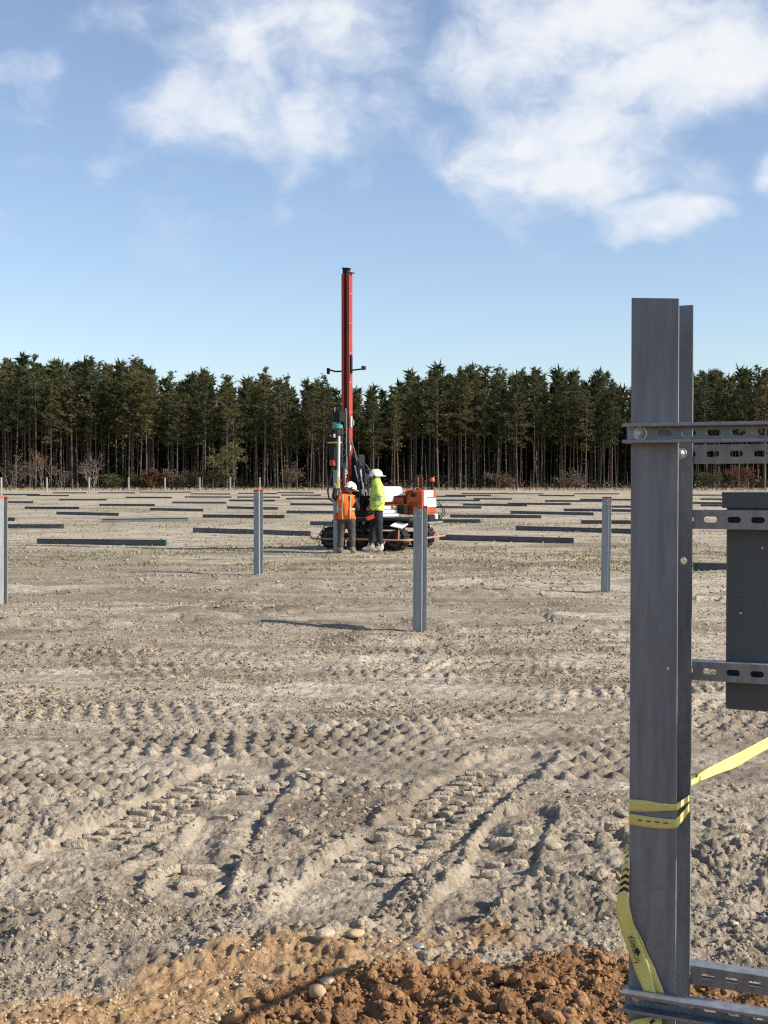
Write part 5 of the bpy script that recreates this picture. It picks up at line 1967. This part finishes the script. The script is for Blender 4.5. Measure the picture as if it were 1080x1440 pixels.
for k, (x_, z_) in enumerate(((.16, 2.08), (.22, 1.95))):
    part(MB().tube([(MX + x_, MY - .05, z_ + .1), (MX + x_ + .12, MY - .05, z_), (MX + x_ + .36, MY - .05, z_ - .14), (MX + x_ + .42, MY - .05, z_ - .24), (MX + x_ + .36, MY - .03, z_ - .34)], .020, 6), 'hose', 'dgrey', smooth=True)
part(MB().box((MX + .1, MY + .12, .62), (.5, .5, .10)), 'mast_foot', 'black')
# control levers and clutter in the dark linkage
for k in range(7):
    part(MB().box((MX + .18 + .07 * (k % 4), MY - .04 - .02 * (k % 3), .95 + .11 * k), (.05, .05, .04)), 'valve', 'dgrey' if k % 2 else 'mgrey')

# ------------------------------------------------------------------ the two workers


def skin_body(name, joints, bones, mats, parent_loc, fingers):
    """joints: name -> (xyz, (rx, ry)); bones: (a, b, region). Returns evaluated arrays with a region per face"""
    me = bpy.data.meshes.new(name)
    names = list(joints)
    idx = {n_: i for i, n_ in enumerate(names)}
    vs = [joints[n_][0] for n_ in names]
    es = [(idx[a], idx[c]) for a, c, _ in bones]
    rad = [joints[n_][1] for n_ in names]
    roots = [idx['pelvis']]
    for chain in fingers:
        k0 = len(vs)
        roots.append(k0)
        for i, (p, r__) in enumerate(chain):
            vs.append(p)
            rad.append((r__, r__))
            if i:
                es.append((k0 + i - 1, k0 + i))
    me.from_pydata(vs, es, [])
    o = bpy.data.objects.new(name, me)
    col.objects.link(o)
    o.modifiers.new('skin', 'SKIN')
    sl = me.skin_vertices[0].data
    for i in range(len(vs)):
        sl[i].radius = rad[i]
        sl[i].use_root = i in roots
    ss = o.modifiers.new('sub', 'SUBSURF')
    ss.levels = ss.render_levels = 2
    dg = bpy.context.evaluated_depsgraph_get()
    me2 = bpy.data.meshes.new_from_object(o.evaluated_get(dg))
    bpy.data.objects.remove(o)
    V_ = np.array([v.co[:] for v in me2.vertices])
    Nn = np.array([v.normal[:] for v in me2.vertices])
    F_ = [tuple(p.vertices) for p in me2.polygons]
    # region of every vertex: nearest bone
    best = np.full(len(V_), 1e9)
    reg = np.zeros(len(V_), int)
    regs = []
    tpar = np.zeros(len(V_))
    segs = [(Vector(joints[a][0]), Vector(joints[c][0]), rg) for a, c, rg in bones] + [(Vector(ch[i][0]), Vector(ch[i + 1][0]), 'hand') for ch in fingers for i in range(len(ch) - 1)]
    for (a, c, rg) in segs:
        if rg not in regs:
            regs.append(rg)
        a_, c_ = np.array(a), np.array(c)
        ab = c_ - a_
        t_ = np.clip(((V_ - a_) @ ab) / (ab @ ab), 0, 1)
        d = np.linalg.norm(V_ - (a_ + t_[:, None] * ab), axis=1)
        k_ = d < best
        best = np.where(k_, d, best)
        reg = np.where(k_, regs.index(rg), reg)
    return V_, Nn, F_, reg, regs, me2


def shell(name, V_, Nn, F_, sel, off, material, parent, smooth=True):
    fs = [f for f in F_ if sum(sel[i] for i in f) >= len(f) - 0]
    used = sorted({i for f in fs for i in f})
    mp = {o_: n_ for n_, o_ in enumerate(used)}
    me = bpy.data.meshes.new(name)
    me.from_pydata([tuple(V_[i] + Nn[i] * off) for i in used], [], [tuple(mp[i] for i in f) for f in fs])
    me.materials.append(material)
    me.polygons.foreach_set('use_smooth', np.ones(len(me.polygons), bool))
    o = obj(name, me, parent)
    sm = o.modifiers.new('thick', 'SOLIDIFY')
    sm.thickness = .008
    return o


def finger_set(wrist, direction, palm_side, curl, r0=.0095):
    """five curled fingers rooted in the palm"""
    d = Vector(direction).normalized()
    s_ = Vector(palm_side).normalized()
    n_ = d.cross(s_).normalized()
    out = []
    for k, (off, ln) in enumerate(((-.030, .066), (-.010, .074), (.010, .070), (.029, .056))):
        p = Vector(wrist) + d * .055 + s_ * off
        ch = [(p[:], r0)]
        ang = .2
        q = p
        for j in range(3):
            ang += curl
            q = q + (d * math.cos(ang) + n_ * math.sin(ang)) * ln * (.42 if j == 0 else .31)
            ch.append((q[:], r0 * (.95 - .1 * j)))
        out.append(ch)
    p = Vector(wrist) + d * .025 - s_ * .030
    q = p + d * .025 - s_ * .025 + n_ * .012
    q2 = q + d * .028 + n_ * .018
    out.append([(p[:], r0 * 1.1), (q[:], r0), (q2[:], r0 * .85)])
    return out


def hard_hat(parent, c, tilt, brim_dir, label):
    """shell with ridge, brim all round, longer on one side, and an ear muff"""
    root = obj('hard_hat', None, parent)
    root.location = c
    root.rotation_euler = tilt
    mb = MB()
    nA, nR = 20, 7
    vs, fs = [], []
    for i in range(nR + 1):
        ph = math.pi / 2 * i / nR
        for k in range(nA):
            a = 2 * math.pi * k / nA
            rx = .142 * math.cos(ph) ** .8 if i < nR else .004
            ry = .118 * math.cos(ph) ** .8 if i < nR else .004
            ridge = .010 * math.exp(-(math.sin(a) / .25) ** 2) * math.sin(ph * 1.4 if ph < 1.1 else 1.54)
            vs.append((rx * math.cos(a), ry * math.sin(a), .135 * math.sin(ph) + max(0, ridge)))
    for i in range(nR):
        for k in range(nA):
            k2 = (k + 1) % nA
            fs.append((i * nA + k, i * nA + k2, (i + 1) * nA + k2, (i + 1) * nA + k))
    mb.add(vs, fs)
    sh = mb.build('hat_shell', M['hat'], root, smooth=True)
    vs, fs = [], []
    for k in range(nA):
        a = 2 * math.pi * k / nA
        c_, s_ = math.cos(a), math.sin(a)
        ext = .016 + .050 * max(0, math.cos(a - brim_dir)) ** 2
        vs.append((.140 * c_, .116 * s_, .004))
        vs.append(((.140 + ext) * c_, (.116 + ext) * s_, -.010))
        vs.append(((.140 + ext) * c_, (.116 + ext) * s_, -.016))
        vs.append((.136 * c_, .112 * s_, -.006))
    for k in range(nA):
        k2 = (k + 1) % nA
        for j in range(4):
            j2 = (j + 1) % 4
            fs.append((k * 4 + j, k2 * 4 + j, k2 * 4 + j2, k * 4 + j2))
    MB().add(vs, fs).build('brim', M['hat'], root, smooth=True)
    return root


def worker_common(root, V_, Nn, F_, reg, regs):
    me = bpy.data.meshes.new('body')
    me.from_pydata([tuple(v) for v in V_], [], F_)
    me.materials.append(M['skin'])
    me.polygons.foreach_set('use_smooth', np.ones(len(me.polygons), bool))
    obj('body', me, root)


def R_(reg, regs, *names):
    return np.isin(reg, [regs.index(n_) for n_ in names if n_ in regs])


# --- worker in the lime jacket, facing left, remote control at the hip
pw = G(530.5, 775.5)
zy = gz(pw.x, pw.y)
per = empty('person', (pw.x, pw.y, zy))
tag(per, 'worker in lime hi-vis jacket and white hard hat holding an orange remote control', 'person', 'workers beside the rig')
J = {'pelvis': ((0, 0, .97), (.135, .165)), 'waist': ((.0, 0, 1.10), (.12, .155)), 'belly': ((.01, 0, 1.22), (.13, .165)), 'chest': ((.015, 0, 1.36), (.125, .175)), 'neck0': ((0, 0, 1.475), (.075, .085)), 'neck': ((-.015, 0, 1.545), (.058, .058)),
     'jaw': ((-.035, 0, 1.60), (.07, .062)), 'head': ((-.035, 0, 1.675), (.094, .076)), 'crown': ((-.028, 0, 1.755), (.06, .055)), 'nose': ((-.135, 0, 1.645), (.014, .014)),
     'shL': ((.015, -.185, 1.41), (.072, .072)), 'elL': ((.085, -.245, 1.14), (.055, .055)), 'wrL': ((-.12, -.225, .985), (.036, .036)), 'haL': ((-.175, -.20, .955), (.038, .026)),
     'shR': ((.015, .185, 1.41), (.072, .072)), 'elR': ((.06, .25, 1.14), (.055, .055)), 'wrR': ((-.15, .12, .99), (.036, .036)), 'haR': ((-.20, .08, .97), (.038, .026)),
     'hipL': ((.01, -.095, .90), (.098, .098)), 'knL': ((.035, -.105, .50), (.066, .066)), 'anL': ((.065, -.105, .10), (.046, .046)), 'toL': ((-.115, -.115, .045), (.045, .038)), 'heL': ((.10, -.105, .05), (.04, .04)),
     'hipR': ((-.01, .095, .90), (.098, .098)), 'knR': ((-.085, .11, .51), (.066, .066)), 'anR': ((-.13, .11, .10), (.046, .046)), 'toR': ((-.305, .12, .045), (.045, .038)), 'heR': ((-.095, .11, .05), (.04, .04))}
Bn = [('pelvis', 'waist', 'torso'), ('waist', 'belly', 'torso'), ('belly', 'chest', 'torso'), ('chest', 'neck0', 'torso'), ('neck0', 'neck', 'neck'), ('neck', 'jaw', 'head'), ('jaw', 'head', 'head'), ('head', 'crown', 'head'), ('head', 'nose', 'nose'),
      ('chest', 'shL', 'arm'), ('shL', 'elL', 'arm'), ('elL', 'wrL', 'arm'), ('wrL', 'haL', 'hand'), ('chest', 'shR', 'arm'), ('shR', 'elR', 'arm'), ('elR', 'wrR', 'arm'), ('wrR', 'haR', 'hand'),
      ('pelvis', 'hipL', 'leg'), ('hipL', 'knL', 'leg'), ('knL', 'anL', 'shin'), ('anL', 'toL', 'foot'), ('anL', 'heL', 'foot'), ('pelvis', 'hipR', 'leg'), ('hipR', 'knR', 'leg'), ('knR', 'anR', 'shin'), ('anR', 'toR', 'foot'), ('anR', 'heR', 'foot')]
fing = finger_set(J['wrL'][0], (-.9, .25, -.45), (0, -.3, -1), .45) + finger_set(J['wrR'][0], (-.85, -.4, -.35), (0, .3, -1), .45)
V_, Nn, F_, reg, regs, _m = skin_body('person_body', J, Bn, None, None, fing)
worker_common(per, V_, Nn, F_, reg, regs)
z_ = V_[:, 2]
hood = R_(reg, regs, 'head', 'neck') & ~((V_[:, 0] < -.085) & (z_ > 1.575) & (z_ < 1.70)) & (z_ < 1.73)
jk = shell('jacket', V_, Nn, F_, (R_(reg, regs, 'torso', 'arm') | (R_(reg, regs, 'leg') & (z_ > .90))) & (z_ > .90) | R_(reg, regs, 'arm', 'neck'), .034, M['hivis'], per)
tex = bpy.data.textures.new('cloth_folds', 'CLOUDS')
tex.noise_scale = .11
dm_ = jk.modifiers.new('folds', 'DISPLACE')
dm_.texture, dm_.strength, dm_.mid_level = tex, .055, .5
shell('hood', V_, Nn, F_, hood, .042, M['hivis'], per)
tr_ = shell('trousers', V_, Nn, F_, (R_(reg, regs, 'leg', 'shin', 'torso') & (z_ < 1.0) & (z_ > .14)), .018, M['trouser_dark'], per)
dm_ = tr_.modifiers.new('folds', 'DISPLACE')
dm_.texture, dm_.strength, dm_.mid_level = tex, .035, .5
for s_ in (-1, 1):
    ft = R_(reg, regs, 'foot', 'shin') & (z_ < .24) & ((V_[:, 1] < 0) if s_ < 0 else (V_[:, 1] > 0))
    shell('boot', V_, Nn, F_, ft, .016, M['boot_pale'], per)


def stripe_loop(sel_fn, z0, h, name, m, parent, V_, Nn, F_, off=.031):
    """band of reflective tape: the faces of the garment between two heights"""
    s = sel_fn & (V_[:, 2] > z0 - h) & (V_[:, 2] < z0 + h)
    fs = [f for f in F_ if all(s[i] for i in f)]
    if fs:
        o = shell(name, V_, Nn, F_, s, off, M[m], parent)
        return o


def ring(parent, c, rx, ry, h, m, name, tiltx=0.0, tilty=0.0, n=26):
    vs, fs = [], []
    for k in range(n):
        a = 2 * math.pi * k / n
        for (q, z__) in ((1, -h), (1.0, h), (.96, h), (.96, -h)):
            vs.append((rx * q * math.cos(a), ry * q * math.sin(a), z__))
    for k in range(n):
        k2 = (k + 1) % n
        for j in range(4):
            fs.append((k * 4 + j, k2 * 4 + j, k2 * 4 + (j + 1) % 4, k * 4 + (j + 1) % 4))
    o = MB().add(vs, fs).build(name, M[m], parent, smooth=True)
    o.location = c
    o.rotation_euler = (tiltx, tilty, 0)
    return o


ring(per, (.008, 0, 1.18), .182, .220, .022, 'reflect_grey', 'reflective_stripe')
ring(per, (.055, -.218, 1.255), .104, .104, .022, 'reflect_grey', 'reflective_stripe', .2, .15)
ring(per, (-.02, -.238, 1.065), .088, .088, .02, 'reflect_grey', 'reflective_stripe', 0.1, -1.0)
hh_ = hard_hat(per, (-.028, 0, 1.70), (0, -.02, 0), 0.0, '')
MB().lathe([(.022, -.128), (.034, -.122), (.034, -.10), (.022, -.095)], (-.03, 0, -.022), 14, 'Y').build('ear_muff', M['black'], hh_, smooth=True)
MB().box((-.105, -.035, 1.668), (.012, .022, .012)).build('eye', M['black'], per)
MB().box((-.105, .035, 1.668), (.012, .022, .012)).build('eye', M['black'], per)
per.scale = (1.12, 1.08, 1.03)
# remote control
rc = empty('remote_control', (pw.x - .165, pw.y - .16, zy + .80), .15)
rc.rotation_euler = (.1, -.35, .2)
tag(rc, 'orange remote control box held at the hip by the lime-jacketed worker', 'remote control')
MB().box((0, 0, 0), (.19, .12, .10), ch=.015).build('case', M['orange'], rc)
MB().box((-.01, 0, .055), (.15, .10, .012), ch=.004).build('control_panel', M['black'], rc)
for k in range(3):
    MB().tube([(-.05 + .05 * k, 0, .06), (-.05 + .05 * k, 0, .10)], .008, 6).build('lever', M['black'], rc)
MB().tube([(.09, .0, .03), (.16, -.03, .14), (.20, -.05, .22)], .012, 6).build('strap', M['reflect_grey'], rc, smooth=True)

# --- worker in the orange vest, back to the camera, left arm raised to the rod
po = G(487, 778.5)
zo = gz(po.x, po.y)
per2 = empty('person', (po.x, po.y, zo))
tag(per2, 'worker in orange hi-vis vest and white hard hat, back turned, one arm raised', 'person', 'workers beside the rig')
J = {'pelvis': ((0.0, 0, .83), (.15, .12)), 'waist': ((-.015, 0, .93), (.145, .11)), 'belly': ((-.02, .01, 1.02), (.155, .115)), 'chest': ((-.01, .03, 1.14), (.165, .115)), 'neck0': ((.025, .05, 1.25), (.08, .07)), 'neck': ((.05, .06, 1.30), (.054, .054)),
     'jaw': ((.065, .085, 1.34), (.062, .068)), 'head': ((.085, .085, 1.40), (.076, .092)), 'crown': ((.105, .075, 1.46), (.055, .06)), 'nose': ((.075, .185, 1.385), (.014, .014)),
     'shL': ((-.175, .03, 1.19), (.066, .066)), 'elL': ((-.265, .02, 1.20), (.056, .056)), 'wrL': ((-.215, .03, 1.42), (.036, .036)), 'haL': ((-.205, .035, 1.475), (.034, .026)),
     'shR': ((.165, .04, 1.165), (.066, .066)), 'elR': ((.235, .10, .95), (.054, .054)), 'wrR': ((.12, .26, .98), (.035, .035)), 'haR': ((.07, .30, 1.0), (.034, .026)),
     'hipL': ((-.09, 0, .77), (.092, .092)), 'knL': ((-.115, .03, .43), (.062, .062)), 'anL': ((-.125, -.02, .09), (.044, .044)), 'toL': ((-.15, .15, .042), (.045, .036)), 'heL': ((-.12, -.055, .045), (.04, .04)),
     'hipR': ((.09, 0, .77), (.092, .092)), 'knR': ((.115, .03, .43), (.062, .062)), 'anR': ((.125, -.02, .09), (.044, .044)), 'toR': ((.16, .15, .042), (.045, .036)), 'heR': ((.12, -.055, .045), (.04, .04))}
fing = finger_set(J['wrL'][0], (.1, .05, 1), (0, 1, 0), .55) + finger_set(J['wrR'][0], (-.7, .6, .3), (0, .3, -1), .5)
V_, Nn, F_, reg, regs, _m = skin_body('person_body', J, Bn, None, None, fing)
worker_common(per2, V_, Nn, F_, reg, regs)
z_ = V_[:, 2]
shell('shirt', V_, Nn, F_, R_(reg, regs, 'torso', 'arm', 'neck'), .010, M['sleeve'], per2)
vst = shell('vest', V_, Nn, F_, ((R_(reg, regs, 'torso') | (R_(reg, regs, 'leg') & (z_ > .70))) & (z_ > .72)) | (R_(reg, regs, 'arm') & (np.abs(V_[:, 0] + .0) < .175)) | (R_(reg, regs, 'neck') & (z_ < 1.27)), .032, M['vest'], per2)
dm_ = vst.modifiers.new('folds', 'DISPLACE')
dm_.texture, dm_.strength, dm_.mid_level = tex, .035, .5
tr_ = shell('trousers', V_, Nn, F_, (R_(reg, regs, 'leg', 'shin', 'torso') & (z_ < .86) & (z_ > .12)), .020, M['trouser'], per2)
dm_ = tr_.modifiers.new('folds', 'DISPLACE')
dm_.texture, dm_.strength, dm_.mid_level = tex, .04, .5
for s_ in (-1, 1):
    ft = R_(reg, regs, 'foot', 'shin') & (z_ < .20) & ((V_[:, 0] < 0) if s_ < 0 else (V_[:, 0] > 0))
    shell('boot', V_, Nn, F_, ft, .016, M['boot'], per2)
ring(per2, (-.012, .006, .955), .195, .160, .024, 'reflect', 'reflective_stripe')
for sx in (-.075, .085):
    o = MB().tube([(sx, -.135, .74), (sx - .005, -.148, .85), (sx - .008, -.146, .95), (sx - .002, -.138, 1.06), (sx + .005, -.118, 1.18), (sx + .01, -.07, 1.255)], .015, 6).build('reflective_stripe', M['reflect'], per2, smooth=True)
hh_ = hard_hat(per2, (.088, .07, 1.405), (.10, .30, .9), -.4, '')
MB().lathe([(.03, -.11), (.04, -.105), (.04, -.09), (.03, -.085)], (-.07, 0, -.02), 14, 'Y').build('ear_muff', M['black'], hh_, smooth=True)
MB().box((-.20, .03, 1.44), (.055, .06, .10), ch=.015).build('glove', M['glove'], per2)
MB().box((.055, .16, 1.41), (.022, .012, .012)).build('eye', M['black'], per2)
MB().box((.115, .16, 1.41), (.022, .012, .012)).build('eye', M['black'], per2)
MB().box((-.20, -.02, .80), (.10, .07, .16), rot=(0, .15, 0), ch=.02).build('tool_pouch', M['orange'], per2)

per2.scale = (1.06, 1.06, 1.03)
# the level rod he steadies
rodp = Vector((po.x - .19, po.y + .02, 0))
rod = empty('level_rod', (rodp.x, rodp.y, zo))
rod.rotation_euler = (0, .012, 0)
tag(rod, 'white level rod with a yellow lower end held beside the pile', 'rod')
MB().tube([(0, 0, 1.70), (0, 0, 2.6)], .026, 12).build('white_staff', M['white'], rod, smooth=True)
MB().tube([(0, 0, 1.45), (0, 0, 1.70)], .022, 12).build('yellow_end', M['yellow'], rod)
MB().box((.03, 0, 1.62), (.07, .03, .03), ch=.005).build('clamp', M['orange'], rod)
